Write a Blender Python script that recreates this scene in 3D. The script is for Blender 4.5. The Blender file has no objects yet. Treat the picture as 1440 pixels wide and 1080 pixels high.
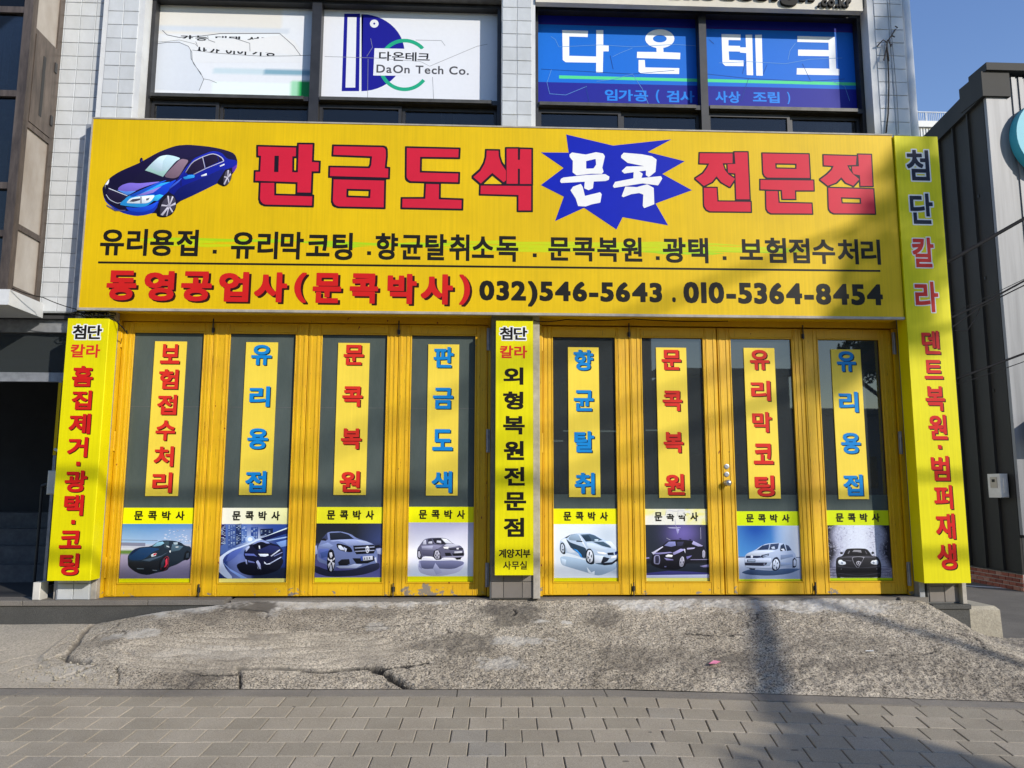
import bpy, math, random
import numpy as np
from mathutils import Vector, Matrix
random.seed(7)
PI = math.pi
sc = bpy.context.scene
COL = sc.collection

# ------------------------------------------------------------------ camera
F_PX, PITCH, YAW, ROLL = 1090.5, math.radians(7.717), math.radians(2.37), math.radians(0.123)
DIST = 6.8
cy_, sy_, cp_, sp_ = math.cos(YAW), math.sin(YAW), math.cos(PITCH), math.sin(PITCH)
fw = Vector((sy_ * cp_, cy_ * cp_, sp_))
rt = Vector((cy_, -sy_, 0))
up = rt.cross(fw)
c_, s_ = math.cos(ROLL), math.sin(ROLL)
rt, up = c_ * rt + s_ * up, -s_ * rt + c_ * up


def ray(px, py):
    return fw + rt * ((px - 720) / F_PX) + up * (-(py - 540) / F_PX)


_r = ray(700, 838)
CAM = Vector((0, -DIST, -_r.z / _r.y * DIST))


def P(px, py, Y=0.0):
    d = ray(px, py)
    return CAM + d * ((Y - CAM.y) / d.y)


def PXw(px, py, X):
    d = ray(px, py)
    return CAM + d * ((X - CAM.x) / d.x)


cam = bpy.data.cameras.new('camera')
cam.sensor_width = 36
cam.lens = F_PX / 1440 * 36
cam.clip_start = 0.05
cam.clip_end = 3000
co = bpy.data.objects.new('camera', cam)
COL.objects.link(co)
co.matrix_world = Matrix(((rt.x, up.x, -fw.x, CAM.x), (rt.y, up.y, -fw.y, CAM.y), (rt.z, up.z, -fw.z, CAM.z), (0, 0, 0, 1)))
sc.camera = co

# ------------------------------------------------------------------ world, sun, exposure
SUN_EL, SUN_AZ = math.radians(24.0), math.radians(42.0)     # azimuth to the right of straight behind the camera
SUN = Vector((math.sin(SUN_AZ) * math.cos(SUN_EL), -math.cos(SUN_AZ) * math.cos(SUN_EL), math.sin(SUN_EL)))
w = bpy.data.worlds.new('World')
sc.world = w
w.use_nodes = True
nt = w.node_tree
sky = nt.nodes.new('ShaderNodeTexSky')
sky.sky_type = 'NISHITA'
sky.sun_disc = False
sky.sun_elevation = SUN_EL
sky.sun_rotation = math.atan2(SUN.x, SUN.y)
sky.air_density = 1.2
sky.dust_density = 0.1
sky.ozone_density = 1.5
hsv = nt.nodes.new('ShaderNodeHueSaturation')
hsv.inputs['Saturation'].default_value = 1.2
hsv.inputs['Value'].default_value = 1.55
hsv.inputs['Hue'].default_value = 0.517
nt.links.new(sky.outputs[0], hsv.inputs['Color'])
nt.links.new(hsv.outputs[0], nt.nodes['Background'].inputs[0])
nt.nodes['Background'].inputs[1].default_value = 0.125
sun = bpy.data.lights.new('sun', 'SUN')
sun.energy = 4.3
sun.angle = math.radians(0.53)
sun.color = (1.0, 0.93, 0.83)
so = bpy.data.objects.new('sun', sun)
COL.objects.link(so)
so.location = SUN * 40
so.rotation_euler = SUN.to_track_quat('Z', 'Y').to_euler()
sc.view_settings.view_transform = 'Standard'
sc.view_settings.look = 'None'
sc.view_settings.gamma = 1
sc.view_settings.use_curve_mapping = False
sc.view_settings.exposure = 0.0


# ------------------------------------------------------------------ helpers
def s2l(c):
    c = c / 255
    return c / 12.92 if c <= 0.04045 else ((c + 0.055) / 1.055) ** 2.4


def hx(h, k=1.0):
    return tuple(s2l(int(h[i:i + 2], 16)) * k for i in (0, 2, 4)) + (1.0,)


class NT:
    """small node helper"""
    def __init__(s, name):
        s.m = bpy.data.materials.new(name)
        s.m.use_nodes = True
        s.t = s.m.node_tree
        s.b = s.t.nodes['Principled BSDF']

    def n(s, t, **k):
        x = s.t.nodes.new(t)
        for a, v in k.items():
            setattr(x, a, v)
        return x

    def l(s, a, b):
        s.t.links.new(a, b)

    def noise(s, scale, detail=4, rough=0.6, coord='Object', stretch=None, dist=0.0):
        tc = s.n('ShaderNodeTexCoord')
        no = s.n('ShaderNodeTexNoise')
        no.inputs['Scale'].default_value = scale
        no.inputs['Detail'].default_value = detail
        no.inputs['Roughness'].default_value = rough
        no.inputs['Distortion'].default_value = dist
        if coord == 'World':
            g = s.n('ShaderNodeNewGeometry')
            src = g.outputs['Position']
        else:
            src = tc.outputs[coord]
        if stretch:
            mp = s.n('ShaderNodeMapping')
            mp.inputs['Scale'].default_value = stretch
            s.l(src, mp.inputs[0])
            src = mp.outputs[0]
        s.l(src, no.inputs['Vector'])
        return no.outputs['Fac']

    def ramp(s, fac, stops):
        r = s.n('ShaderNodeValToRGB')
        e = r.color_ramp.elements
        while len(e) < len(stops):
            e.new(0.5)
        for i, (p, c) in enumerate(stops):
            e[i].position = p
            e[i].color = c if len(c) == 4 else (*c, 1)
        s.l(fac, r.inputs[0])
        return r.outputs[0]

    def mix(s, fac, a, b, mode='MIX'):
        x = s.n('ShaderNodeMix', data_type='RGBA', blend_type=mode)
        for i, v in ((0, fac), (6, a), (7, b)):
            if isinstance(v, (int, float)):
                x.inputs[i].default_value = v
            elif isinstance(v, tuple):
                x.inputs[i].default_value = v if len(v) == 4 else (*v, 1)
            else:
                s.l(v, x.inputs[i])
        return x.outputs[2]

    def bump(s, h, dist=0.01, strength=1.0):
        b = s.n('ShaderNodeBump')
        b.inputs['Distance'].default_value = dist
        b.inputs['Strength'].default_value = strength
        s.l(h, b.inputs['Height'])
        s.l(b.outputs[0], s.b.inputs['Normal'])

    def rnd(s):
        return s.n('ShaderNodeObjectInfo').outputs['Random']

    def col(s, v):
        if isinstance(v, tuple):
            s.b.inputs['Base Color'].default_value = v if len(v) == 4 else (*v, 1)
        else:
            s.l(v, s.b.inputs['Base Color'])

    def set(s, **k):
        for a, v in k.items():
            s.b.inputs[a.replace('_', ' ')].default_value = v
        return s


G1, G0 = (1, 1, 1, 1), (0, 0, 0, 1)
MAT = {}


def simple(name, c, rough=0.6, metal=0.0, var=0.12, scale=6.0, spec=0.5, bump=0.0, bscale=60):
    a = NT(name)
    f = a.noise(scale, 5, 0.65, 'World')
    lo = tuple(x * (1 - var) for x in c[:3])
    hi = tuple(min(1, x * (1 + var)) for x in c[:3])
    a.col(a.ramp(f, [(0.3, lo), (0.7, hi)]))
    a.set(Roughness=rough, Metallic=metal)
    a.b.inputs['Specular IOR Level'].default_value = spec
    if bump:
        a.bump(a.noise(bscale, 5, 0.7, 'World'), bump)
    MAT[name] = a.m
    return a.m


simple('black_rubber', (0.012, 0.012, 0.012), 0.5)
simple('dark_frame', (0.03, 0.03, 0.032), 0.45, 0.3, 0.3)
simple('sill_frame', (0.07, 0.068, 0.062), 0.5, 0.4, 0.35, 9)
simple('steel', (0.55, 0.55, 0.55), 0.32, 0.9, 0.15, 20)
simple('galvanised', (0.33, 0.34, 0.35), 0.5, 0.5, 0.25, 14)
simple('grey_post', (0.36, 0.33, 0.28), 0.7, 0, 0.25, 9, bump=0.002)
simple('white_plastic', (0.62, 0.60, 0.55), 0.5)
simple('cable_black', (0.012, 0.012, 0.013), 0.8, spec=0.1)
simple('cable_grey', (0.25, 0.25, 0.26), 0.6)
simple('ink_black', hx('1c1a14'), 0.45, var=0.05, spec=0.15)
simple('ink_navy', hx('1d2236'), 0.45, var=0.05, spec=0.15)
simple('ink_white', (0.78, 0.78, 0.76), 0.45, var=0.04, spec=0.15)
simple('ink_red', hx('c62038'), 0.42, var=0.04, spec=0.15)
simple('ink_redline', hx('c41f1c'), 0.42, var=0.05, spec=0.15)
simple('ink_blue', hx('0a1fa8'), 0.42, var=0.05, spec=0.15)
simple('plate_blue', hx('1480c8'), 0.45, var=0.05, spec=0.15)
simple('plate_red', hx('cf3026'), 0.45, var=0.05, spec=0.15)
simple('ink_shadow', hx('30100c'), 0.5, var=0.05, spec=0.15)
simple('ink_blueshadow', hx('0c2030'), 0.5, var=0.05, spec=0.15)
simple('ink_outline', hx('1c1420'), 0.45, var=0.05, spec=0.15)
simple('interior_dark', (0.035, 0.035, 0.035), 0.8)
simple('interior_wall', (0.10, 0.105, 0.10), 0.9)
simple('teal_sign', hx('3a9cb0'), 0.5, var=0.04)
simple('brick_grout', (0.45, 0.43, 0.40), 0.9, var=0.15, scale=30)
simple('pink_paper', hx('f090b0'), 0.7)
simple('trunk_bark', (0.07, 0.055, 0.045), 0.9, var=0.3, bump=0.01, bscale=20)
simple('leaf_green', (0.045, 0.07, 0.03), 0.7, var=0.4)
simple('pole_concrete', (0.33, 0.33, 0.32), 0.85, bump=0.002)
simple('far_white', (0.62, 0.63, 0.63), 0.6, var=0.06)
simple('far_rail', (0.30, 0.36, 0.45), 0.5)
simple('cream_fascia', (0.58, 0.54, 0.45), 0.6, var=0.14, scale=3)
simple('lintel_grey', (0.11, 0.11, 0.105), 0.75, var=0.3, scale=12)
simple('shadow_stain', (0.05, 0.05, 0.05), 0.8)
simple('opp_wall', (0.22, 0.21, 0.20), 0.9, var=0.1)
simple('opp_wall_dark', (0.10, 0.10, 0.11), 0.9, var=0.1)
simple('tube_white', (0.8, 0.8, 0.8), 0.4)


def m_lit():
    a = NT('lit_tube')
    a.col((0.8, 0.8, 0.8))
    a.b.inputs['Emission Color'].default_value = (0.85, 1.0, 0.9, 1)
    a.b.inputs['Emission Strength'].default_value = 1.6
    MAT['tube_lit'] = a.m


m_lit()


def m_print():
    a = NT('printed_vinyl')
    at = a.n('ShaderNodeAttribute', attribute_name='col')
    f = a.noise(25, 3, 0.6, 'World')
    a.col(a.mix(0.10, at.outputs['Color'], a.ramp(f, [(0.3, (0.7, 0.7, 0.7)), (0.7, G1)]), 'MULTIPLY'))
    a.set(Roughness=0.5)
    a.b.inputs['Specular IOR Level'].default_value = 0.2
    MAT['print'] = a.m


m_print()


def m_signyellow(name, c, streak=0.1):
    a = NT(name)
    f = a.noise(7, 3, 0.5, 'World', (9, 1, 0.25))
    g = a.noise(1.3, 4, 0.6, 'World')
    lo = tuple(x * (1 - streak) for x in c[:3])
    base = a.ramp(f, [(0.3, lo), (0.55, c), (0.8, tuple(min(1, x * 1.06) for x in c[:3]))])
    dirt = a.ramp(g, [(0.35, (0.88, 0.88, 0.85)), (0.65, G1)])
    col = a.mix(1.0, base, dirt, 'MULTIPLY')
    a.col(col)
    a.set(Roughness=0.5)
    a.b.inputs['Specular IOR Level'].default_value = 0.2
    a.bump(a.noise(1.6, 2, 0.5, 'World', (1.0, 1, 0.6)), 0.012, 0.5)
    MAT[name] = a.m
    return a


m_signyellow('sign_yellow', hx('deb800'), 0.07)
m_signyellow('sign_yellow_side', hx('e2d800'), 0.06)
m_signyellow('plate_yellow', hx('f0d44a'), 0.03)
m_signyellow('sign_orange_side', hx('c89600'), 0.1)


def m_doorpaint():
    a = NT('yellow_door_paint')
    grain = a.noise(16, 5, 0.7, 'World', (7, 7, 0.5))
    big = a.noise(2.2, 4, 0.6, 'World')
    base = a.ramp(grain, [(0.26, hx('b88400')), (0.40, hx('d6a600')), (0.6, hx('deb000')), (0.8, hx('e8be04'))])
    base = a.mix(0.55, base, a.ramp(big, [(0.3, hx('c08c08')), (0.7, hx('e8bc00'))]), 'MIX')
    # thin dark cracks along the grain
    cr = a.noise(30, 3, 0.8, 'World', (5, 5, 0.22))
    base = a.mix(a.ramp(cr, [(0.32, G1), (0.35, G0)]), base, hx('6a4400'), 'MIX')
    # peeling to grey primer near the foot of the doors
    geo = a.n('ShaderNodeNewGeometry')
    sp = a.n('ShaderNodeSeparateXYZ')
    a.l(geo.outputs['Position'], sp.inputs[0])
    lowz = a.n('ShaderNodeMapRange')
    lowz.inputs[1].default_value = 0.03
    lowz.inputs[2].default_value = 0.16
    lowz.inputs[3].default_value = 0.05
    lowz.inputs[4].default_value = -0.12
    a.l(sp.outputs[2], lowz.inputs[0])
    pe = a.noise(6, 6, 0.7, 'World', (1, 1, 1.4))
    worn = a.n('ShaderNodeMath', operation='COMPARE')      # the fourth leaf is the most worn
    a.l(sp.outputs[0], worn.inputs[0])
    worn.inputs[1].default_value = -0.32
    worn.inputs[2].default_value = 0.38
    wm = a.n('ShaderNodeMath', operation='MULTIPLY_ADD')
    a.l(worn.outputs[0], wm.inputs[0])
    wm.inputs[1].default_value = 0.085
    a.l(lowz.outputs[0], wm.inputs[2])
    add = a.n('ShaderNodeMath', operation='ADD')
    a.l(pe, add.inputs[0])
    a.l(wm.outputs[0], add.inputs[1])
    peel = a.ramp(add.outputs[0], [(0.645, G0), (0.655, G1)])
    base = a.mix(peel, base, (0.24, 0.20, 0.15), 'MIX')
    # small rust-red chips
    ch = a.noise(22, 2, 0.5, 'World', (1, 1, 0.6))
    base = a.mix(a.ramp(ch, [(0.745, G0), (0.755, G1)]), base, hx('7a2408'), 'MIX')
    a.col(base)
    a.set(Roughness=0.5)
    a.bump(grain, 0.0025, 0.7)
    MAT['door'] = a.m


m_doorpaint()


def m_tile(name, c, var=0.06):
    a = NT(name)
    r = a.rnd()
    base = a.ramp(r, [(0.0, tuple(x * (1 - var) for x in c)), (1.0, tuple(min(1, x * (1 + var)) for x in c))])
    d = a.noise(5, 5, 0.7, 'World', (1, 1, 0.5))
    a.col(a.mix(1.0, base, a.ramp(d, [(0.3, (0.86, 0.86, 0.84)), (0.6, G1)]), 'MULTIPLY'))
    a.set(Roughness=0.28)
    a.bump(a.noise(9, 2, 0.5, 'World'), 0.004, 0.6)
    MAT[name] = a.m


m_tile('tile_white', (0.56, 0.58, 0.59))
m_tile('tile_grey', (0.20, 0.18, 0.16), 0.12)
simple('grout', (0.40, 0.42, 0.43), 0.9, var=0.2, scale=20)
simple('grout_dark', (0.18, 0.18, 0.17), 0.9, var=0.2, scale=20)
simple('plaster_white', (0.60, 0.61, 0.61), 0.75, var=0.1, scale=4, bump=0.003, bscale=14)


def m_bronze():
    a = NT('bronze_frame')
    g = a.noise(5, 5, 0.7, 'World', (3, 3, 0.5))
    a.col(a.ramp(g, [(0.25, (0.04, 0.03, 0.025)), (0.5, (0.11, 0.085, 0.068)), (0.8, (0.20, 0.155, 0.125))]))
    a.set(Roughness=0.45, Metallic=0.35)
    MAT['bronze'] = a.m
    a = NT('frosted_bronze_panel')
    g = a.noise(3, 5, 0.7, 'World', (1, 1, 0.4))
    a.col(a.ramp(g, [(0.3, (0.30, 0.25, 0.20)), (0.7, (0.46, 0.42, 0.37))]))
    a.set(Roughness=0.3)
    MAT['frost_panel'] = a.m


m_bronze()


def m_glass(name, tint=(0.5, 0.55, 0.55), alpha_base=0.0, body=(0.01, 0.012, 0.014), blend=0.12):
    a = NT(name)
    t = a.t
    tr = a.n('ShaderNodeBsdfTransparent')
    tr.inputs[0].default_value = (*tint, 1)
    gl = a.n('ShaderNodeBsdfGlossy')
    gl.inputs['Roughness'].default_value = 0.015
    gl.inputs[0].default_value = (0.75, 0.72, 0.68, 1)
    df = a.n('ShaderNodeBsdfDiffuse')
    df.inputs[0].default_value = (*body, 1)
    m0 = a.n('ShaderNodeMixShader')
    m0.inputs[0].default_value = alpha_base
    a.l(tr.outputs[0], m0.inputs[1])
    a.l(df.outputs[0], m0.inputs[2])
    fr = a.n('ShaderNodeFresnel')
    fr.inputs[0].default_value = 1.5
    ad = a.n('ShaderNodeMath', operation='ADD')
    ad.inputs[1].default_value = blend - 0.04
    a.l(fr.outputs[0], ad.inputs[0])
    m1 = a.n('ShaderNodeMixShader')
    a.l(ad.outputs[0], m1.inputs[0])
    a.l(m0.outputs[0], m1.inputs[1])
    a.l(gl.outputs[0], m1.inputs[2])
    a.l(m1.outputs[0], t.nodes['Material Output'].inputs[0])
    t.nodes.remove(a.b)
    MAT[name] = a.m


m_glass('glass_dark', (0.5, 0.53, 0.54), 0.55, (0.06, 0.07, 0.072), 0.12)
m_glass('glass_window', (0.55, 0.6, 0.65), 0.15, (0.02, 0.022, 0.026), 0.05)


def m_paperglass():
    a = NT('grey_film_glass')
    g = a.noise(3, 4, 0.6, 'World', (1, 1, 0.35))
    wv = a.noise(60, 2, 0.5, 'World', (4, 1, 0.3))
    b = a.ramp(g, [(0.3, (0.062, 0.082, 0.078)), (0.7, (0.092, 0.115, 0.108))])
    a.col(a.mix(0.25, b, a.ramp(wv, [(0.4, (0.7, 0.7, 0.7)), (0.6, G1)]), 'MULTIPLY'))
    a.set(Roughness=0.12)
    a.b.inputs['Specular IOR Level'].default_value = 0.35
    MAT['film'] = a.m


m_paperglass()


def m_concrete():
    # broomed, stained concrete ramp
    a = NT('rough_ramp_concrete')
    big = a.noise(0.9, 5, 0.6, 'World')
    mid = a.noise(4.5, 6, 0.7, 'World')
    fine = a.noise(78, 3, 0.8, 'World')
    base = a.ramp(mid, [(0.30, (0.22, 0.195, 0.16)), (0.5, (0.42, 0.38, 0.32)), (0.70, (0.60, 0.55, 0.465))])
    base = a.mix(0.5, base, a.ramp(big, [(0.34, (0.24, 0.215, 0.175)), (0.62, (0.54, 0.495, 0.42))]))
    spk = a.ramp(fine, [(0.40, (0.10, 0.095, 0.085)), (0.475, (0.82, 0.79, 0.74)), (0.60, (1.50, 1.43, 1.30))])
    base = a.mix(0.9, base, spk, 'MULTIPLY')
    at = a.n('ShaderNodeAttribute', attribute_name='lime')
    base = a.mix(at.outputs['Fac'], base, (0.62, 0.595, 0.54))
    at = a.n('ShaderNodeAttribute', attribute_name='stain')
    base = a.mix(at.outputs['Fac'], base, (0.12, 0.105, 0.085))
    # dark oil stains
    oil = a.noise(1.4, 4, 0.6, 'World', (1, 1.6, 1), 0.6)
    base = a.mix(a.ramp(oil, [(0.56, G0), (0.70, (0.6, 0.6, 0.6))]), base, (0.09, 0.08, 0.07))
    at = a.n('ShaderNodeAttribute', attribute_name='crack')
    base = a.mix(at.outputs['Fac'], base, (0.03, 0.027, 0.024))
    sw = a.n('ShaderNodeAttribute', attribute_name='smooth')
    base = a.mix(a.ramp(sw.outputs['Fac'], [(0, G0), (1, (0.55, 0.55, 0.55))]), base, (0.56, 0.495, 0.39))
    a.col(base)
    a.set(Roughness=0.92)
    a.b.inputs['Specular IOR Level'].default_value = 0.2
    a.bump(a.noise(60, 4, 0.8, 'World'), 0.012, 1.0)
    MAT['ramp'] = a.m


m_concrete()


def m_ground(name, c, fine=120, contrast=0.35, bumpd=0.003):
    a = NT(name)
    f = a.noise(fine, 3, 0.7, 'World')
    b = a.noise(1.8, 6, 0.65, 'World')
    base = a.ramp(b, [(0.3, tuple(x * 0.78 for x in c)), (0.7, tuple(x * 1.15 for x in c))])
    lo = 1 - contrast
    a.col(a.mix(1.0, base, a.ramp(f, [(0.3, (lo, lo, lo)), (0.7, (1.15, 1.15, 1.13))]), 'MULTIPLY'))
    a.set(Roughness=0.93)
    a.b.inputs['Specular IOR Level'].default_value = 0.25
    a.bump(f, bumpd)
    MAT[name] = a.m
    return a


m_ground('asphalt', (0.16, 0.145, 0.125))
m_ground('side_concrete', (0.34, 0.315, 0.265), 60, 0.3)
m_ground('granite', (0.10, 0.098, 0.09), 160, 0.45)
m_ground('granite_cap', (0.22, 0.20, 0.175), 160, 0.4)
m_ground('kerb_stone', (0.27, 0.245, 0.21), 140, 0.35)
m_ground('joint_sand', (0.17, 0.155, 0.135), 140, 0.5)
m_ground('block_concrete', (0.40, 0.36, 0.28), 70, 0.25, 0.005)
simple('road_paint', (0.65, 0.65, 0.62), 0.7)


def m_paver():
    a = NT('paver_block')
    r = a.rnd()
    base = a.ramp(r, [(0.0, (0.37, 0.328, 0.257)), (0.5, (0.41, 0.362, 0.285)), (0.96, (0.46, 0.405, 0.32)), (1.0, (0.33, 0.31, 0.27))])
    f = a.noise(170, 3, 0.7, 'World')
    g = a.noise(2.0, 5, 0.6, 'World')
    base = a.mix(1.0, base, a.ramp(f, [(0.3, (0.62, 0.62, 0.62)), (0.7, (1.2, 1.2, 1.18))]), 'MULTIPLY')
    base = a.mix(1.0, base, a.ramp(g, [(0.3, (0.82, 0.81, 0.80)), (0.65, G1)]), 'MULTIPLY')
    gum = a.noise(8.5, 1, 0.3, 'World', (1, 1.6, 1))
    base = a.mix(a.ramp(gum, [(0.79, G0), (0.80, (0.6, 0.6, 0.6))]), base, (0.04, 0.04, 0.04))
    a.col(base)
    a.set(Roughness=0.9)
    a.b.inputs['Specular IOR Level'].default_value = 0.3
    a.bump(f, 0.003)
    MAT['paver'] = a.m
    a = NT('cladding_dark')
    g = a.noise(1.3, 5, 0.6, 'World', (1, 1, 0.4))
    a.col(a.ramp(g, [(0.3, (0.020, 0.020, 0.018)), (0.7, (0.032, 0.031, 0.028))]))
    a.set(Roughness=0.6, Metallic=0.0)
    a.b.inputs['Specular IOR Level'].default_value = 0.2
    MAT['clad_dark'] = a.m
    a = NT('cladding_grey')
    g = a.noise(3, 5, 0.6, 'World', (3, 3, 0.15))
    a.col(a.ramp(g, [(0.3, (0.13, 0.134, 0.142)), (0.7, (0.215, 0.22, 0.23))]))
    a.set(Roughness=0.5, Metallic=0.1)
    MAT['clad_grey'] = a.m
    a = NT('red_brick')
    r = a.rnd()
    b = a.ramp(r, [(0.0, (0.20, 0.05, 0.03)), (0.6, (0.32, 0.10, 0.06)), (1.0, (0.40, 0.20, 0.14))])
    a.col(a.mix(0.5, b, a.ramp(a.noise(40, 4, 0.7, 'World'), [(0.3, (0.5, 0.5, 0.5)), (0.7, G1)]), 'MULTIPLY'))
    a.set(Roughness=0.9)
    MAT['brick'] = a.m


m_paver()


# --- object helpers
def tag(o, label=None, cat=None, group=None, kind=None):
    if label:
        o['label'] = label
    if cat:
        o['category'] = cat
    if group:
        o['group'] = group
    if kind:
        o['kind'] = kind
    return o


def empty(name, loc=(0, 0, 0), label=None, cat=None, group=None, kind=None, parent=None):
    o = bpy.data.objects.new(name, None)
    o.location = loc
    o.empty_display_size = 0.1
    COL.objects.link(o)
    if parent:
        setp(o, parent)
    return tag(o, label, cat, group, kind)


def worldloc(o):
    v = Vector(o.location)
    p = o.parent
    while p:
        v = v + Vector(p.location)
        p = p.parent
    return v


def setp(o, p):
    """parents are unrotated: keep world position by plain subtraction"""
    o.location = Vector(o.location) - worldloc(p)
    o.parent = p


class MB:
    """collects geometry in world coordinates"""
    def __init__(s):
        s.v, s.f, s.c = [], [], []

    def face(s, pts, rev=False):
        n = len(s.v)
        s.v += [tuple(p) for p in pts]
        idx = list(range(n, n + len(pts)))
        s.f.append(idx[::-1] if rev else idx)

    def box(s, x0, x1, y0, y1, z0, z1, bev=0.0):
        if x0 > x1: x0, x1 = x1, x0
        if y0 > y1: y0, y1 = y1, y0
        if z0 > z1: z0, z1 = z1, z0
        n = len(s.v)
        if bev <= 0:
            s.v += [(x, y, z) for z in (z0, z1) for (x, y) in ((x0, y0), (x1, y0), (x1, y1), (x0, y1))]
            s.f += [[n + i for i in q] for q in ((3, 2, 1, 0), (4, 5, 6, 7), (0, 1, 5, 4), (1, 2, 6, 5), (2, 3, 7, 6), (3, 0, 4, 7))]
        else:
            # front face (y0) chamfered all round
            b = bev
            s.v += [(x0, y0 + b, z0), (x1, y0 + b, z0), (x1, y0 + b, z1), (x0, y0 + b, z1),
                    (x0 + b, y0, z0 + b), (x1 - b, y0, z0 + b), (x1 - b, y0, z1 - b), (x0 + b, y0, z1 - b),
                    (x0, y1, z0), (x1, y1, z0), (x1, y1, z1), (x0, y1, z1)]
            s.f += [[n + i for i in q] for q in ((4, 5, 6, 7), (0, 1, 5, 4), (1, 2, 6, 5), (2, 3, 7, 6), (3, 0, 4, 7),
                                                 (0, 8, 9, 1), (1, 9, 10, 2), (2, 10, 11, 3), (3, 11, 8, 0), (8, 11, 10, 9))]
        return s

    def prism(s, pts, d):
        """polygon of 3d points extruded by vector d"""
        n = len(s.v)
        d = Vector(d)
        k = len(pts)
        s.v += [tuple(p) for p in pts] + [tuple(Vector(p) + d) for p in pts]
        s.f.append(list(range(n, n + k)))
        s.f.append(list(range(n + k, n + 2 * k))[::-1])
        for i in range(k):
            j = (i + 1) % k
            s.f.append([n + j, n + i, n + k + i, n + k + j])
        return s

    def tube(s, path, r, seg=8, cap=True):
        path = [Vector(p) for p in path]
        rs = r if isinstance(r, (list, tuple)) else [r] * len(path)
        n = len(s.v)
        for i, p in enumerate(path):
            a = path[max(0, i - 1)]
            b = path[min(len(path) - 1, i + 1)]
            t = (b - a).normalized()
            u = t.orthogonal().normalized() if i == 0 else (u - t * u.dot(t)).normalized()
            v = t.cross(u)
            for k in range(seg):
                an = 2 * PI * k / seg
                s.v.append(tuple(p + (u * math.cos(an) + v * math.sin(an)) * rs[i]))
        for i in range(len(path) - 1):
            for k in range(seg):
                a = n + i * seg + k
                b = n + i * seg + (k + 1) % seg
                s.f.append([a, b, b + seg, a + seg])
        if cap:
            s.f.append(list(range(n, n + seg))[::-1])
            s.f.append(list(range(n + (len(path) - 1) * seg, n + len(path) * seg)))
        return s

    def build(s, name, mat, parent=None, smooth=False, origin=None, **k):
        vs = np.array(s.v, dtype=float)
        if origin is None:
            o3 = (vs.min(0) + vs.max(0)) / 2
            o3[2] = vs.min(0)[2]
        else:
            o3 = np.array(origin, float)
        me = bpy.data.meshes.new(name)
        me.from_pydata((vs - o3).tolist(), [], s.f)
        me.materials.append(MAT[mat] if isinstance(mat, str) else mat)
        if smooth:
            me.polygons.foreach_set('use_smooth', [True] * len(me.polygons))
        me.update()
        o = bpy.data.objects.new(name, me)
        o.location = o3.tolist()
        COL.objects.link(o)
        if parent:
            setp(o, parent)
        return tag(o, **k)


def dup(o, loc, parent=None, rotz=None):
    c = o.copy()
    COL.objects.link(c)
    c.parent = None
    c.location = loc
    if rotz is not None:
        c.rotation_euler = (0, 0, rotz)
    if parent:
        setp(c, parent)
    return c


# --- flat print: polygons on a vertical plane
def contour(loops, t, N=96, pw=6.0):
    """outline of the loops grown by t, as clean closed loops"""
    A = np.concatenate([np.array(l, float) for l in loops])
    B = np.concatenate([np.roll(np.array(l, float), -1, 0) for l in loops])
    mn, mx = A.min(0), A.max(0)
    size = max(mx - mn) + 2 * t
    st = size * 1.06 / N
    nx = int((mx[0] - mn[0] + 2 * t) / st) + 5
    ny = int((mx[1] - mn[1] + 2 * t) / st) + 5
    ox, oy = mn[0] - t - 2.03 * st, mn[1] - t - 2.07 * st
    gx, gy = np.meshgrid(ox + np.arange(nx) * st, oy + np.arange(ny) * st)
    px, py = gx.ravel(), gy.ravel()
    best = np.full(px.shape, 1e9)
    ins = np.zeros(px.shape, bool)
    for a, b in zip(A, B):
        d = b - a
        L = d @ d
        if L < 1e-14:
            continue
        u = np.clip(((px - a[0]) * d[0] + (py - a[1]) * d[1]) / L, 0, 1)
        ex = np.abs(px - a[0] - u * d[0])
        ey = np.abs(py - a[1] - u * d[1])
        m = np.maximum(ex, ey) + 1e-12
        dd = m * ((ex / m) ** pw + (ey / m) ** pw) ** (1 / pw)
        best = np.minimum(best, dd)
        if a[1] != b[1]:
            cond = (a[1] > py) != (b[1] > py)
            xi = a[0] + (py - a[1]) / (b[1] - a[1]) * d[0]
            ins ^= cond & (px < xi)
    V = (np.where(ins, -best, best) - t).reshape(ny, nx)
    V[np.abs(V) < 1e-9] = 1e-9
    I = V < 0
    nxt = {}

    def ek(i, j, h):
        return (i, j, h)

    def pt(k):
        i, j, h = k
        a = V[i, j]
        b = V[i, j + 1] if h else V[i + 1, j]
        f = a / (a - b)
        return (ox + (j + f) * st, oy + i * st) if h else (ox + j * st, oy + (i + f) * st)
    code = I[:-1, :-1] * 1 + I[:-1, 1:] * 2 + I[1:, 1:] * 4 + I[1:, :-1] * 8
    T = {1: [(3, 0)], 2: [(0, 1)], 3: [(3, 1)], 4: [(1, 2)], 5: [(3, 0), (1, 2)], 6: [(0, 2)], 7: [(3, 2)],
         8: [(2, 3)], 9: [(2, 0)], 10: [(0, 1), (2, 3)], 11: [(2, 1)], 12: [(1, 3)], 13: [(1, 0)], 14: [(0, 3)]}
    for i, j in zip(*np.nonzero((code > 0) & (code < 15))):
        E = (ek(i, j, 1), ek(i, j + 1, 0), ek(i + 1, j, 1), ek(i, j, 0))
        for a, b in T[int(code[i, j])]:
            nxt[E[a]] = E[b]
    out = []
    while nxt:
        k = next(iter(nxt))
        loop = []
        while k in nxt:
            loop.append(pt(k))
            k = nxt.pop(k)
        if len(loop) > 6:
            out.append(simplify(loop, st * 0.16))
    return out


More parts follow.
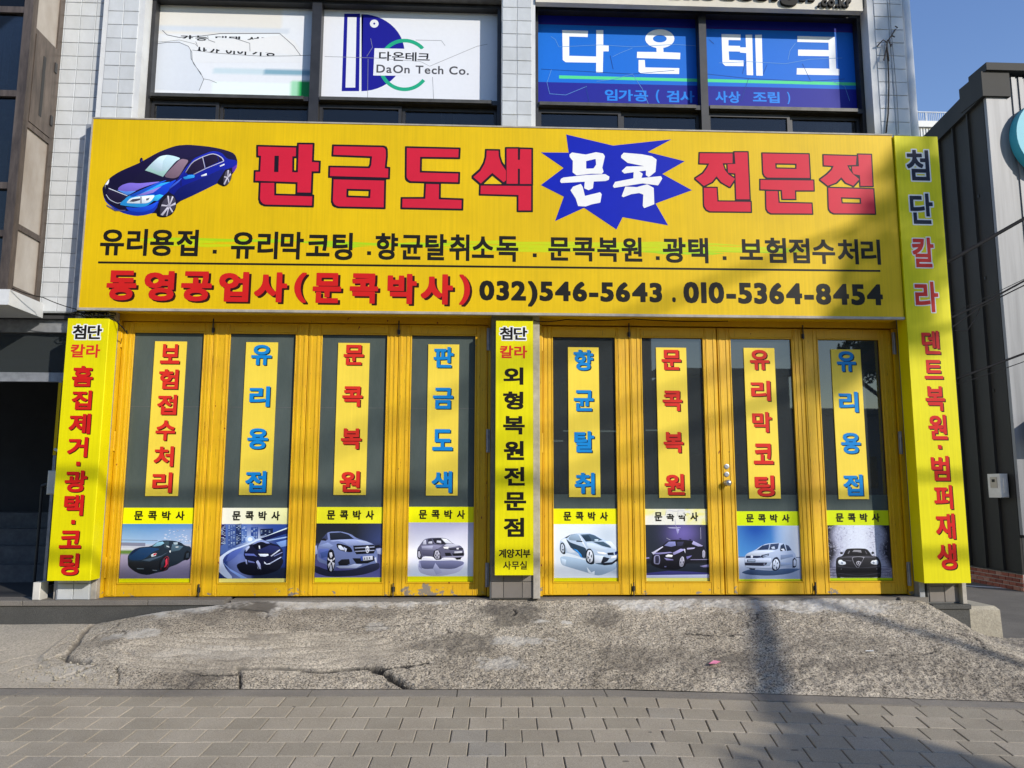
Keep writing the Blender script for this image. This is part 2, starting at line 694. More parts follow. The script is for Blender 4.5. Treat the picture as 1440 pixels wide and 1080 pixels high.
def simplify(l, tol):
    def dp(p):
        if len(p) < 3:
            return p
        a, b = np.array(p[0]), np.array(p[-1])
        d = b - a
        L = math.hypot(*d) or 1e-9
        q = np.array(p[1:-1])
        dist = np.abs(d[0] * (q[:, 1] - a[1]) - d[1] * (q[:, 0] - a[0])) / L
        k = int(dist.argmax())
        if dist[k] < tol:
            return [p[0], p[-1]]
        return dp(p[:k + 2])[:-1] + dp(p[k + 1:])
    h = len(l) // 2
    return dp(l[:h + 1])[:-1] + dp(l[h:] + [l[0]])[:-1]


_gl = {}


def glyph(ch, t):
    """grown outline of one character, em units"""
    key = (ch, t)
    if key in _gl:
        return _gl[key]
    cu = bpy.data.curves.new('glyph_tmp', 'FONT')
    cu.body = ch
    cu.fill_mode = 'NONE'
    cu.resolution_u = 4
    ob = bpy.data.objects.new('glyph_tmp', cu)
    me = ob.to_mesh()
    vs = [(v.co.x, v.co.y) for v in me.vertices]
    adj = {}
    for e in me.edges:
        a, b = e.vertices
        adj.setdefault(a, []).append(b)
        adj.setdefault(b, []).append(a)
    loops, seen = [], set()
    for s in adj:
        if s in seen:
            continue
        l, k = [], s
        while k is not None:
            seen.add(k)
            l.append(vs[k])
            k = next((q for q in adj[k] if q not in seen), None)
        if len(l) > 2:
            loops.append(l)
    ob.to_mesh_clear()
    bpy.data.objects.remove(ob)
    bpy.data.curves.remove(cu)
    _gl[key] = contour(loops, t, 84) if t > 0 else loops
    return _gl[key]


def _area(l):
    return 0.5 * sum(l[i - 1][0] * l[i][1] - l[i][0] * l[i - 1][1] for i in range(len(l)))


def _inside(p, l):
    c = False
    for i in range(len(l)):
        (ax, ay), (bx, by) = l[i - 1], l[i]
        if (ay > p[1]) != (by > p[1]) and p[0] < ax + (p[1] - ay) / (by - ay) * (bx - ax):
            c = not c
    return c


def _clip(l):
    """ear clipping of one simple counter-clockwise loop, gives index triples"""
    n = len(l)
    idx = list(range(n))
    out = []

    def cr(a, b, c):
        return (b[0] - a[0]) * (c[1] - a[1]) - (b[1] - a[1]) * (c[0] - a[0])
    guard = 0
    i = 0
    eps = -1e-12
    while len(idx) > 3 and guard < 4 * len(idx) + 20:
        m = len(idx)
        i %= m
        ia, ib, ic = idx[i - 1], idx[i], idx[(i + 1) % m]
        a, b, c = l[ia], l[ib], l[ic]
        k = cr(a, b, c)
        ok = k > eps
        if ok and k > 1e-12:
            x0, x1 = min(a[0], b[0], c[0]), max(a[0], b[0], c[0])
            y0, y1 = min(a[1], b[1], c[1]), max(a[1], b[1], c[1])
            for j in idx:
                p = l[j]
                if x0 <= p[0] <= x1 and y0 <= p[1] <= y1 and p != a and p != b and p != c:
                    if cr(a, b, p) >= -1e-13 and cr(b, c, p) >= -1e-13 and cr(c, a, p) >= -1e-13:
                        ok = False
                        break
        if ok:
            if k > 1e-12:
                out.append((ia, ib, ic))
            idx.pop(i)
            guard = 0
            i += 0
        else:
            i += 1
            guard += 1
    if len(idx) == 3:
        out.append(tuple(idx))
    return out


def triangulate(loops):
    """even-odd fill of simple loops: list of (points, triangles)"""
    L = []
    for l in loops:
        l = [tuple(p) for p in l]
        l = [p for i, p in enumerate(l) if p != l[i - 1]]
        if len(l) > 2 and abs(_area(l)) > 1e-9:
            L.append(l)
    dep = [sum(_inside(l[0], m) for m in L if m is not l) for l in L]
    res = []
    for l, d in zip(L, dep):
        if d % 2:
            continue
        outer = l if _area(l) > 0 else l[::-1]
        holes = [h for h, e in zip(L, dep) if e == d + 1 and _inside(h[0], l)]
        holes = [h if _area(h) < 0 else h[::-1] for h in holes]
        holes.sort(key=lambda h: -max(p[0] for p in h))
        for h in holes:
            hi = max(range(len(h)), key=lambda i: h[i][0])
            hp = h[hi]
            best = None
            # nearest outer vertex whose bridge crosses no edge
            order = sorted(range(len(outer)), key=lambda i: (outer[i][0] - hp[0]) ** 2 + (outer[i][1] - hp[1]) ** 2)

            def crosses(q):
                for lp in [outer] + holes:
                    for i in range(len(lp)):
                        a, b = lp[i - 1], lp[i]
                        if a in (q, hp) or b in (q, hp):
                            continue
                        d1 = (b[0] - a[0]) * (hp[1] - a[1]) - (b[1] - a[1]) * (hp[0] - a[0])
                        d2 = (b[0] - a[0]) * (q[1] - a[1]) - (b[1] - a[1]) * (q[0] - a[0])
                        d3 = (q[0] - hp[0]) * (a[1] - hp[1]) - (q[1] - hp[1]) * (a[0] - hp[0])
                        d4 = (q[0] - hp[0]) * (b[1] - hp[1]) - (q[1] - hp[1]) * (b[0] - hp[0])
                        if d1 * d2 < 0 and d3 * d4 < 0:
                            return True
                return False
            for i in order:
                if not crosses(outer[i]):
                    best = i
                    break
            best = order[0] if best is None else best
            outer = outer[:best + 1] + h[hi:] + h[:hi + 1] + outer[best:]
        res.append((outer, _clip(outer)))
    return res


class Flat:
    """flat shapes on the vertical plane y=Y, facing -y; later shapes lie in front"""
    def __init__(s, Y, step=0.0001):
        s.Y, s.step, s.k = Y, step, 0
        s.v, s.t, s.cv = [], [], []

    def poly(s, loops, color=None, next_layer=True, dy=None):
        y = s.Y - s.k * s.step if dy is None else s.Y - dy
        n = len(s.v)
        for pts, tr in triangulate(loops):
            n = len(s.v)
            for p in pts:
                s.v.append((p[0], y, p[1]))
                s.cv.append(color or (0.5, 0.5, 0.5, 1))
            s.t += [[n + a, n + b, n + c] for a, b, c in tr]
        if next_layer:
            s.k += 1

    def grid(s, x0, x1, z0, z1, fn, nx=24, nz=20):
        y = s.Y - s.k * s.step
        n = len(s.v)
        for j in range(nz + 1):
            for i in range(nx + 1):
                s.v.append((x0 + (x1 - x0) * i / nx, y, z0 + (z1 - z0) * j / nz))
                s.cv.append(fn(i / nx, j / nz))
        for j in range(nz):
            for i in range(nx):
                a = n + j * (nx + 1) + i
                s.t.append([a, a + 1, a + nx + 2, a + nx + 1])
        s.k += 1

    def build(s, name, mat, parent=None, **k):
        mb = MB()
        mb.v, mb.f = s.v, s.t
        o = mb.build(name, mat, parent, **k)
        if mat == 'print':
            at = o.data.color_attributes.new('col', 'FLOAT_COLOR', 'POINT')
            at.data.foreach_set('color', np.array(s.cv, dtype=np.float32).ravel())
        return o


def bbox(loops):
    a = np.concatenate([np.array(l) for l in loops])
    return a[:, 0].min(), a[:, 1].min(), a[:, 0].max(), a[:, 1].max()


def word_loops(text, t, gap=0.0, adv=None):
    """list of per-character loops laid in a row (em units)"""
    out, x = [], 0
    for ch in text:
        if ch == ' ':
            x += 0.35
            continue
        g = glyph(ch, t)
        b = bbox(g)
        if adv:
            dx = x
            x += adv
        else:
            dx = x - b[0]
            x += b[2] - b[0] + 0.07 + gap
        out.append([[(px + dx, py) for px, py in l] for l in g])
    return out


def fit(chars, x0, x1, z0, z1):
    """scale a list of character loops into a world rectangle"""
    a = [bbox(c) for c in chars]
    bx0, by0 = min(q[0] for q in a), min(q[1] for q in a)
    bx1, by1 = max(q[2] for q in a), max(q[3] for q in a)
    sx, sz = (x1 - x0) / (bx1 - bx0), (z1 - z0) / (by1 - by0)
    return [[[(x0 + (px - bx0) * sx, z0 + (py - by0) * sz) for px, py in l] for l in c] for c in chars]


def put(fl, chars, dx=0, dz=0, layer=True):
    for c in chars:
        fl.poly([[(x + dx, z + dz) for x, z in l] for l in c], next_layer=False)


def lettering(parent, Y, chars, mat, name='letter', shadow=None, off=(0.015, -0.015), outline=None, ot=0.008):
    """one object per character, with an optional printed drop shadow or outline behind it"""
    d = 0.0009 if (outline or shadow) else 0.0
    o = None
    for i, c in enumerate(chars):
        fl = Flat(Y - 0.0008 - d)
        fl.poly(c)
        o = fl.build('letter', mat, parent)
        if outline:
            fl = Flat(Y - 0.0008 - (i % 7) * 0.00004)
            fl.poly(contour(c, ot, 80))
            fl.build('letter_outline', outline, o)
        if shadow:
            fl = Flat(Y - 0.0008)
            put(fl, [c], *off)
            fl.build('letter_shadow', shadow, o)
    return o


def rectpx(x0, y0, x1, y1, Y):
    a, b = P(x0, y0, Y), P(x1, y1, Y)
    return a.x, b.x, b.z, a.z

# =================================================================== GROUND
SLOPE = math.tan(math.radians(2.48))
ZC = CAM.z - 1.575 / math.cos(math.radians(2.48))


def gz(y):                       # pavement height
    return ZC + (y - CAM.y) * SLOPE


def ky(x):                       # kerb line
    return -1.345 - 0.028 * (max(-4.5, min(x, 9)) - 0.13) - (0.11 * (x - 1.0) if x > 1.0 else 0) + (0.02 * min(1, max(0, -x - 2)))


def gpt(px, py, z0=None):
    d = ray(px, py)
    t = (ZC - CAM.z) / (d.z - d.y * SLOPE)
    return CAM + d * t


# far ground, one sheet to the horizon
mb = MB()
mb.face([(-400, -400, -0.66), (400, -400, -0.66), (400, 400, -0.66), (-400, 400, -0.66)])
mb.build('ground', 'asphalt', kind='structure')
mb = MB()
mb.face([(4.62, -1.2, -0.452), (60, -1.2, -0.452), (60, 60, -0.452), (4.62, 60, -0.452)])
mb.face([(4.62, -1.2, -0.452), (4.62, 60, -0.452), (4.62, 60, -0.66), (4.62, -1.2, -0.66)])
mb.build('alley_road', 'asphalt', kind='structure')
mb = MB()
a, b = Vector((5.6, 5.3, -0.448)), Vector((8.6, 3.05, -0.448))
n = Vector((0.6, 0.8, 0)) * 0.06
mb.face([a - n, b - n, b + n, a + n])
mb.build('painted_line', 'road_paint', kind='structure')

# sand bed under the paving (follows the kerb) and the pavers
pav = empty('pavement', (0, -3, -0.5), kind='structure')
mb = MB()
xs = [-14, -6, -4.5, -3, -1.5, 0, 1, 2, 3, 4, 5, 6.5, 8, 11]
for i in range(len(xs) - 1):
    q = []
    for x in (xs[i], xs[i + 1]):
        q.append((x, ky(x) - 0.15))
    (xa, ya), (xb, yb) = q
    mb.face([(xa, -12, gz(-12) - 0.012), (xb, -12, gz(-12) - 0.012), (xb, yb, gz(yb) - 0.012), (xa, ya, gz(ya) - 0.012)])
mb.build('bedding_sand', 'joint_sand', pav)
PV = 0.2
pm = MB()
hs, b_ = PV / 2 - 0.0022, 0.004
pm.v = [(-hs, -hs, -0.05), (hs, -hs, -0.05), (hs, hs, -0.05), (-hs, hs, -0.05),
        (-hs, -hs, -b_), (hs, -hs, -b_), (hs, hs, -b_), (-hs, hs, -b_),
        (-hs + b_, -hs + b_, 0), (hs - b_, -hs + b_, 0), (hs - b_, hs - b_, 0), (-hs + b_, hs - b_, 0)]
pm.f = [[0, 1, 5, 4], [1, 2, 6, 5], [2, 3, 7, 6], [3, 0, 4, 7], [4, 5, 9, 8], [5, 6, 10, 9], [6, 7, 11, 10], [7, 4, 8, 11], [8, 9, 10, 11]]
proto = pm.build('paver', 'paver', origin=(0, 0, 0))
cnt = 0
rest = MB()
for r in range(11):
    for k in range(-26, 34):
        x = 0.149 + (k + (0.5 if r % 2 == 0 else 0.0)) * PV + random.uniform(-1, 1) * 0.001
        yk = ky(x) - 0.155
        y = yk - (r + 0.5) * PV
        ang = (ky(x + 0.1) - ky(x - 0.1)) / 0.2
        seen = r < 7 and abs(x) < 4.2 and -2.9 < y
        dd = y - CAM.y
        pxs = 675 + (x) / dd * F_PX
        seen = seen and -40 < pxs < 1490
        z = gz(y) + random.uniform(-0.0012, 0.0012)
        if seen and cnt < 298:
            o = proto if cnt == 0 else dup(proto, (0, 0, 0))
            o.location = (x, y, z)
            o.rotation_euler = (math.atan(SLOPE) + random.gauss(0, 0.004), random.gauss(0, 0.004), math.atan(ang))
            setp(o, pav)
            cnt += 1
        else:
            nn = len(rest.v)
            rest.v += [(x + vx * 1.0, y + vy + ang * vx, z + vz + vy * SLOPE) for vx, vy, vz in pm.v]
            rest.f += [[nn + i for i in f] for f in pm.f]
rest.build('outer_pavers', 'paver', pav, kind='stuff')

# kerb stones
kerb = empty('kerb', (0, -1.4, -0.45), kind='structure')
x = -4.93
while x < 7.5:
    x2 = x + 0.97 + random.uniform(-0.02, 0.02)
    mb = MB()
    pts = [(x + 0.003, ky(x) - 0.148), (x2 - 0.003, ky(x2) - 0.148), (x2 - 0.003, ky(x2) - 0.012), (x + 0.003, ky(x) - 0.012)]
    top = [(px_, py_, gz(py_) + 0.004) for px_, py_ in pts]
    mb.prism([(p[0], p[1], p[2] - 0.15) for p in top], (0, 0, 0.15))
    mb.f = [f[::-1] for f in mb.f]
    mb.build('kerb_stone', 'kerb_stone', kerb)
    x = x2


# concrete apron: side ground, ramp mound, cracks, one height field
def sm(a, b, v):
    t = np.clip((v - a) / (b - a), 0, 1)
    return t * t * (3 - 2 * t)


rng = np.random.RandomState(3)


def vnoise(x, y, s, seed):
    r = np.random.RandomState(seed)
    g = r.rand(256, 256)
    u, v = x / s, y / s
    i, j = np.floor(u).astype(int), np.floor(v).astype(int)
    fu, fv = u - i, v - j
    fu, fv = fu * fu * (3 - 2 * fu), fv * fv * (3 - 2 * fv)
    A, B, C, D = g[j % 256, i % 256], g[j % 256, (i + 1) % 256], g[(j + 1) % 256, i % 256], g[(j + 1) % 256, (i + 1) % 256]
    return (A * (1 - fu) + B * fu) * (1 - fv) + (C * (1 - fu) + D * fu) * fv - 0.5


def seg_d(X, Y, pts):
    best = np.full(X.shape, 9.0)
    for (ax, ay), (bx, by) in zip(pts[:-1], pts[1:]):
        dx, dy = bx - ax, by - ay
        t = np.clip(((X - ax) * dx + (Y - ay) * dy) / (dx * dx + dy * dy), 0, 1)
        best = np.minimum(best, np.hypot(X - ax - t * dx, Y - ay - t * dy))
    return best


def base_h(X, Y, K):
    """heights: left side ground, ramp, right fall-off"""
    t = np.clip((Y - K) / (-0.13 - K), 0, 1)
    zk = ZC + (K - CAM.y) * SLOPE + 0.004
    left = zk + (-0.185 - zk) * t
    zt = -0.028 - 0.10 * sm(3.75, 4.0, X) - 0.18 * sm(3.9, 4.25, X) - 0.06 * sm(4.2, 4.6, X) - 0.05 * sm(4.6, 5.4, X)
    ramp = zk + (zt - zk) * (t ** 0.93)
    xb = -3.22 + 0.62 * sm(-0.75, -1.35, Y) + 0.55 * sm(-0.32, -0.10, Y)
    m = 0.30 * sm(0.0, 0.05, X - xb) * sm(0.05, 0.3, t) + 0.70 * sm(0.0, 1.0, (X - xb) / (0.50 + 0.25 * t))
    m = m + (1 - sm(0.05, 0.3, t)) * 0.30 * sm(0.0, 1.0, (X - xb) / 0.5)
    return left + (ramp - left) * m, m, xb, t


def apron_pt(px, py):
    """photo pixel -> point on the apron (march along the ray)"""
    d = ray(px, py)
    for k in range(400):
        y = -2.0 + k * 0.005
        p = CAM + d * ((y - CAM.y) / d.y)
        K = np.array([ky(p.x)])
        h, _, _, _ = base_h(np.array([p.x]), np.array([max(p.y, K[0])]), K)
        if p.z <= h[0] + 0.0005:
            return (p.x, p.y)
    return (p.x, -0.15)


CRACKS = [([(85, 921), (98, 928), (112, 931), (122, 931)], 0.014, 0.045),
          ([(95, 919), (107, 905), (114, 895), (122, 884), (134, 877), (165, 868), (200, 858), (225, 850)], 0.012, 0.02),
          ([(165, 937), (168, 948), (163, 963)], 0.009, 0.02),
          ([(335, 940), (375, 940), (415, 941), (440, 944), (462, 944), (480, 940), (500, 939), (525, 939)], 0.010, 0.02),
          ([(337, 940), (338, 953), (337, 967)], 0.012, 0.03),
          ([(525, 939), (545, 947), (560, 957), (573, 966)], 0.016, 0.04),
          ([(530, 940), (560, 960), (570, 968)], 0.007, 0.02),
          ([(480, 940), (540, 939), (590, 935), (602, 931)], 0.007, 0.015),
          ([(240, 941), (290, 950), (340, 949)], 0.004, 0.008),
          ([(78, 956), (120, 940), (135, 935)], 0.006, 0.015),
          ([(960, 890), (1010, 894), (1045, 893)], 0.005, 0.008),
          ([(0, 948), (40, 936), (80, 924)], 0.004, 0.006),
          ([(723, 856), (726, 861), (722, 866)], 0.012, 0.01),
          ([(628, 885), (634, 890)], 0.012, 0.01)]
NX, NY = 940, 210
X0, X1 = -4.9, 6.4
ux = np.linspace(X0, X1, NX)
KY = np.array([ky(v) for v in ux])
V = np.zeros((NY, NX, 3))
tt = np.linspace(0, 1, NY)
X = np.tile(ux, (NY, 1))
K = np.tile(KY, (NY, 1))
Y = K + (-0.03 - K) * tt[:, None]
H, M, XB, T = base_h(X, Y, K)
rough = 0.013 * vnoise(X, Y, 0.02, 1) + 0.011 * vnoise(X, Y, 0.055, 2) + 0.012 * vnoise(X, Y, 0.16, 3) + 0.02 * vnoise(X, Y, 0.5, 4)
right = sm(-1.6, -0.2, X + 0.4 * vnoise(X, Y, 0.5, 9))
# trowelled fan of smoother cement on the left half: long shallow ridges
arc = Y + 0.16 * np.cos((X + 1.6) * 1.25) + 0.09 * vnoise(X, Y * 3, 0.30, 6) + 0.03 * vnoise(X * 2, Y * 6, 0.3, 61)
rid = (np.abs(np.sin(arc * 36)) ** 0.6 - 0.6) * np.clip(0.020 + 0.045 * vnoise(X, Y, 0.16, 8), 0.003, 1)
fan = 1 - sm(0.75, 1.0, ((X + 1.62) / 1.15) ** 2 + ((Y + 0.86) / 0.30) ** 2 + 0.3 * vnoise(X, Y, 0.12, 44))
edge_lip = 0.5 + 0.5 * vnoise(X, Y, 0.05, 12)
left_ground = 1 - M
pebble = sm(-1.13, -1.2, Y) * M * (0.016 * vnoise(X, Y, 0.028, 71) + 0.012 * vnoise(X, Y, 0.07, 72))
dz = pebble + rough * (0.35 + 0.65 * right) * (1 - 0.8 * fan) * (1 - 0.75 * left_ground) + rid * fan
lip = np.exp(-((X - XB - 0.03) / 0.03) ** 2) * 0.005 * (Y > -1.2)
fade = np.clip(T / 0.03, 0, 1)
H = H + (dz + lip) * fade
crack = np.zeros_like(H)
for pts, wd, dp in CRACKS:
    flat_ = abs(pts[-1][0] - pts[0][0]) > 1.5 * abs(pts[-1][1] - pts[0][1])
    wd, dp = wd * (2.4 if flat_ else 1.0), dp * 1.2
    q = [apron_pt(*p) for p in pts]
    d = seg_d(X + 0.02 * vnoise(X, Y, 0.05, 21) + 0.01 * vnoise(X, Y, 0.015, 23), Y + 0.02 * vnoise(X, Y, 0.05, 22), q)
    c = 1 - sm(wd * 0.35, wd * 1.0, d)
    H -= c * dp
    crack = np.maximum(crack, np.clip(c * 1.9 - 0.15, 0, 1))
rc = np.random.RandomState(77)
for q in range(13):         # hairline cracks
    x_, y_ = (rc.uniform(-4.2, -2.8), rc.uniform(-1.2, -0.3)) if q < 5 else (rc.uniform(-2.6, 4.0), rc.uniform(-1.2, -0.2))
    an, pts = rc.uniform(-0.6, 0.6) + (PI / 2 if q % 3 == 0 else 0), []
    for k_ in range(7):
        pts.append((x_, y_))
        an += rc.uniform(-0.7, 0.7)
        x_ += math.cos(an) * rc.uniform(0.05, 0.16)
        y_ += math.sin(an) * rc.uniform(0.03, 0.10)
    x0_, x1_ = min(p[0] for p in pts) - .1, max(p[0] for p in pts) + .1
    sl = (ux > x0_) & (ux < x1_)
    d = seg_d(X[:, sl] + 0.03 * vnoise(X[:, sl], Y[:, sl], 0.05, 31), Y[:, sl], pts)
    c = 1 - sm(0.003, 0.011, d)
    H[:, sl] -= c * 0.008
    crack[:, sl] = np.maximum(crack[:, sl], c * 0.75)
H[-1, :] -= 0.05
V[..., 0], V[..., 1], V[..., 2] = X, Y, H
ii = np.arange(NX * NY).reshape(NY, NX)
faces = np.stack([ii[:-1, :-1], ii[:-1, 1:], ii[1:, 1:], ii[1:, :-1]], -1).reshape(-1, 4)
me = bpy.data.meshes.new('concrete_ramp')
me.from_pydata(V.reshape(-1, 3).tolist(), [], faces.tolist())
me.materials.append(MAT['ramp'])
lime = sm(0.0, 0.12, Y + 0.32 + 0.30 * vnoise(X, Y, 0.33, 81) + 0.16 * vnoise(X, Y, 0.07, 82) + 0.10 * vnoise(X, Y * 2, 0.02, 83))
lime *= np.maximum(sm(-2.95, -2.6, X) * (1 - sm(-0.25, -0.1, X)), sm(0.9, 1.3, X) * (1 - sm(3.3, 3.7, X))) * (0.68 + 0.7 * vnoise(X, Y, 0.06, 84))
stain = np.zeros_like(H)
for (cx_s, cy_s, rx_s, ry_s, k_s) in ((352, 853, .30, .10, .9), (300, 868, .35, .12, .5), (715, 862, .28, .22, .7), (640, 905, .35, .16, .55), (850, 868, .18, .14, .6), (365, 898, .20, .06, .6),
                                      (905, 925, .4, .2, .35), (1180, 905, .5, .2, .35), (480, 862, .5, .1, .4), (130, 905, .2, .1, .4), (1240, 935, .4, .14, .35)):
    q = apron_pt(cx_s, cy_s)
    d_ = ((X - q[0]) / rx_s) ** 2 + ((Y - q[1]) / ry_s) ** 2 + 1.1 * vnoise(X, Y, 0.09, 91) + 0.7 * vnoise(X, Y, 0.025, 92)
    stain = np.maximum(stain, k_s * (1 - sm(0.35, 1.15, d_)))
pale = np.zeros_like(H)
for (cx_s, cy_s, rx_s, ry_s, k_s) in ((185, 892, .28, .07, .7), (760, 875, .10, .03, .9), (795, 876, .07, .025, .9), (722, 903, .28, .07, .6), (90, 948, .22, .14, .6), (530, 880, .1, .08, .5), (300, 918, .5, .1, .3), (700, 935, .2, .1, .5)):
    q = apron_pt(cx_s, cy_s)
    d_ = ((X - q[0]) / rx_s) ** 2 + ((Y - q[1]) / ry_s) ** 2 + 1.2 * vnoise(X, Y, 0.07, 93) + 0.9 * vnoise(X, Y, 0.02, 94)
    pale = np.maximum(pale, k_s * (1 - sm(0.3, 1.1, d_)))
lime = np.clip(np.maximum(lime, pale * 0.8), 0, 1)
for nm, arr in (('lime', lime), ('stain', np.clip(stain, 0, 1)), ('crack', crack), ('smooth', np.clip(left_ground + 0.5 * fan, 0, 1))):
    at = me.attributes.new(nm, 'FLOAT', 'POINT')
    at.data.foreach_set('value', arr.ravel().astype(np.float32))
me.polygons.foreach_set('use_smooth', [True] * len(me.polygons))
o = bpy.data.objects.new('concrete_ramp', me)
COL.objects.link(o)
tag(o, kind='structure')

# =================================================================== SHOP BUILDING
B = empty('shop_building', (0, 0.3, 0), 'two-storey white tiled shop with long yellow sign band and yellow glazed folding doors', 'building')
YU = 0.12                       # plane of the upstairs glazing

# masses
mb = MB()
mb.box(-9, -3.83, 0.0, 0.4, 2.42, 9.0)               # left wall behind bay (upper)
mb.box(-3.83, -3.42, 0.0, 0.4, 2.42, 9.0)
mb.box(-3.42, 4.10, 0.22, 0.5, 4.05, 4.12)           # slab edge behind the sign
mb.build('upper_wall', 'grout', B)
mb = MB()
mb.box(-3.20, 3.70, 0.0, 0.20, 2.47, 4.05)           # band behind the sign
mb.build('sign_backing_wall', 'lintel_grey', B)
mb = MB()
mb.box(-3.20, 3.95, -0.06, 0.0, 2.44, 2.50)
mb.box(-3.40, 3.95, -0.20, -0.06, 2.43, 2.47)
mb.build('soffit', 'lintel_grey', B)
# interior shell
mb = MB()
mb.box(-3.25, 4.0, 5.0, 5.1, -0.05, 2.6)
mb.box(-3.25, -3.2, 0.15, 5.0, -0.05, 2.6)
mb.box(3.95, 4.0, 0.15, 5.0, -0.05, 2.6)
mb.box(-3.25, 4.0, 0.15, 5.0, 2.6, 2.65)
mb.build('interior_wall', 'interior_wall', B)
mb = MB()
mb.box(-3.25, 4.0, 0.06, 5.0, -0.06, -0.012)
mb.build('floor_slab', 'interior_dark', B)
mb = MB()
mb.box(-9, 4.05, 2.8, 2.9, 2.65, 9)
mb.box(-9, 4.05, 0.5, 2.8, 4.0, 4.05)
mb.box(-9, 4.05, 0.5, 2.8, 6.4, 6.5)
mb.box(3.95, 4.05, 0.2, 2.8, 2.6, 9)
mb.build('upstairs_interior', 'interior_wall', B)
mb = MB()
mb.box(-9, 4.08, -0.05, 3.0, 6.0, 9.0)
mb.build('upper_storeys', 'plaster_white', B)

# tiles
tile_me = MB()
TW, TH = 0.1325, 0.1275
tile_me.box(-0.0665, 0.0665, -0.004, 0.012, 0.002, 0.1303, 0.0025)


def tile_proto(mat):
    return tile_me.build('tile', mat, origin=(0, 0, 0))


def tile_field(part, proto_mat, x0, ncol, z0, z1, yf, xmax=None, xmin=None, rotz=None):
    pr = tile_proto(proto_mat)
    first = True
    r = 0
    while z0 + r * 0.1325 < z1:
        for c in range(ncol):
            x = x0 + (c + 0.5) * 0.138
            z = z0 + r * 0.1325
            if xmax and x > xmax:
                continue
            loc = (x + random.uniform(-1, 1) * 0.0007, yf - random.uniform(0, 0.0014), z + random.uniform(-1, 1) * 0.0007)
            if first:
                pr.location = loc
                setp(pr, part)
                first = False
                o = pr
            else:
                o = dup(pr, loc, part)
            o.rotation_euler = (random.gauss(0, 0.004), random.gauss(0, 0.004), random.gauss(0, 0.004))
        r += 1


wl = MB().box(-4.6, -3.42, -0.022, 0.0, 2.42, 5.75).build('tiled_wall', 'grout', B)
tile_field(wl, 'tile_white', -3.42 - 0.138 * 4, 4, 2.425, 5.7, -0.0245)
p1 = MB()
p1.box(-3.455, -3.085, -0.105, 0.30, 4.0, 5.75)
p1 = p1.build('pilaster', 'plaster_white', B)
tile_field(p1, 'tile_white', -3.41, 2, 4.02, 5.7, -0.1075)
p2 = MB()
p2.box(0.175, 0.487, -0.105, 0.30, 4.0, 5.75)
p2 = p2.build('pilaster', 'plaster_white', B)
tile_field(p2, 'tile_white', 0.178, 2, 4.03, 5.7, -0.1075)
p3 = MB()
p3.box(3.655, 4.00, -0.105, 0.35, 4.0, 5.75)
p3 = p3.build('pilaster', 'plaster_white', B)
tile_field(p3, 'tile_white', 3.715, 2, 4.04, 5.7, -0.1075)
# corner downpipe right, drip pipe left
MB().tube([(4.045, -0.07, 2.4), (4.045, -0.07, 5.9)], 0.045, 14).build('downpipe', 'plaster_white', B, smooth=True)
mb = MB()
mb.box(-3.505, -3.458, -0.15, -0.02, 2.40, 4.10)
mb.build('corner_strip', 'galvanised', B)

# lintel and fascia over the upstairs windows
mb = MB()
mb.box(-3.085, 0.175, -0.06, 0.2, 5.47, 6.0)
mb.box(0.487, 3.655, -0.06, 0.2, 5.495, 6.0)
mb.build('lintel', 'lintel_grey', B)
fa = MB()
fa.box(0.49, 3.60, -0.13, -0.062, 5.405, 6.0)
fa = fa.build('fascia_board', 'cream_fascia', B)
ch = fit(word_loops('m.oceansdesign', 0.055), 0.86, 3.13, 5.425, 5.66)
ch += fit(word_loops('.co.kr', 0.035), 3.16, 3.48, 5.425, 5.53)
fl = Flat(-0.160)
put(fl, ch)
mb = MB()
for c in ch:
    for lp in c:
        n = len(mb.v)
        k = len(lp)
        mb.v += [(x_, -0.160, z_) for x_, z_ in lp] + [(x_, -0.131, z_) for x_, z_ in lp]
        for i in range(k):
            j = (i + 1) % k
            mb.f.append([n + i, n + j, n + k + j, n + k + i])
n = len(mb.v)
mb.v += fl.v
mb.f += [[n + i for i in t_] for t_ in fl.t]
mb.build('raised_lettering', 'ink_black', fa)


# ---- upstairs windows: frame (part) > pane, film print, sash
def px_flat(origin, sc_, Yp):
    def f(pts):
        out = []
        for x_, y_ in pts:
            p = P(origin[0] + x_ / sc_, origin[1] + y_ / sc_, Yp)
            out.append((p.x, p.z))
        return out
    return f


def thick(pts, w_):
    """polyline to a ribbon polygon"""
    L, R = [], []
    n = len(pts)
    for i, (x_, y_) in enumerate(pts):
        a = pts[max(0, i - 1)]
        b = pts[min(n - 1, i + 1)]
        dx, dy = b[0] - a[0], b[1] - a[1]
        l = math.hypot(dx, dy) or 1
        wi = w_[i] if isinstance(w_, (list, tuple)) else w_
        L.append((x_ - dy / l * wi, y_ + dx / l * wi))
        R.append((x_ + dy / l * wi, y_ - dx / l * wi))
    return L + R[::-1]


def oval(cx, cz, rx, rz, n=28, a0=0, a1=360):
    return [(cx + rx * math.cos(math.radians(a0 + (a1 - a0) * i / n)), cz + rz * math.sin(math.radians(a0 + (a1 - a0) * i / n))) for i in range(n + (0 if a1 - a0 == 360 else 1))]


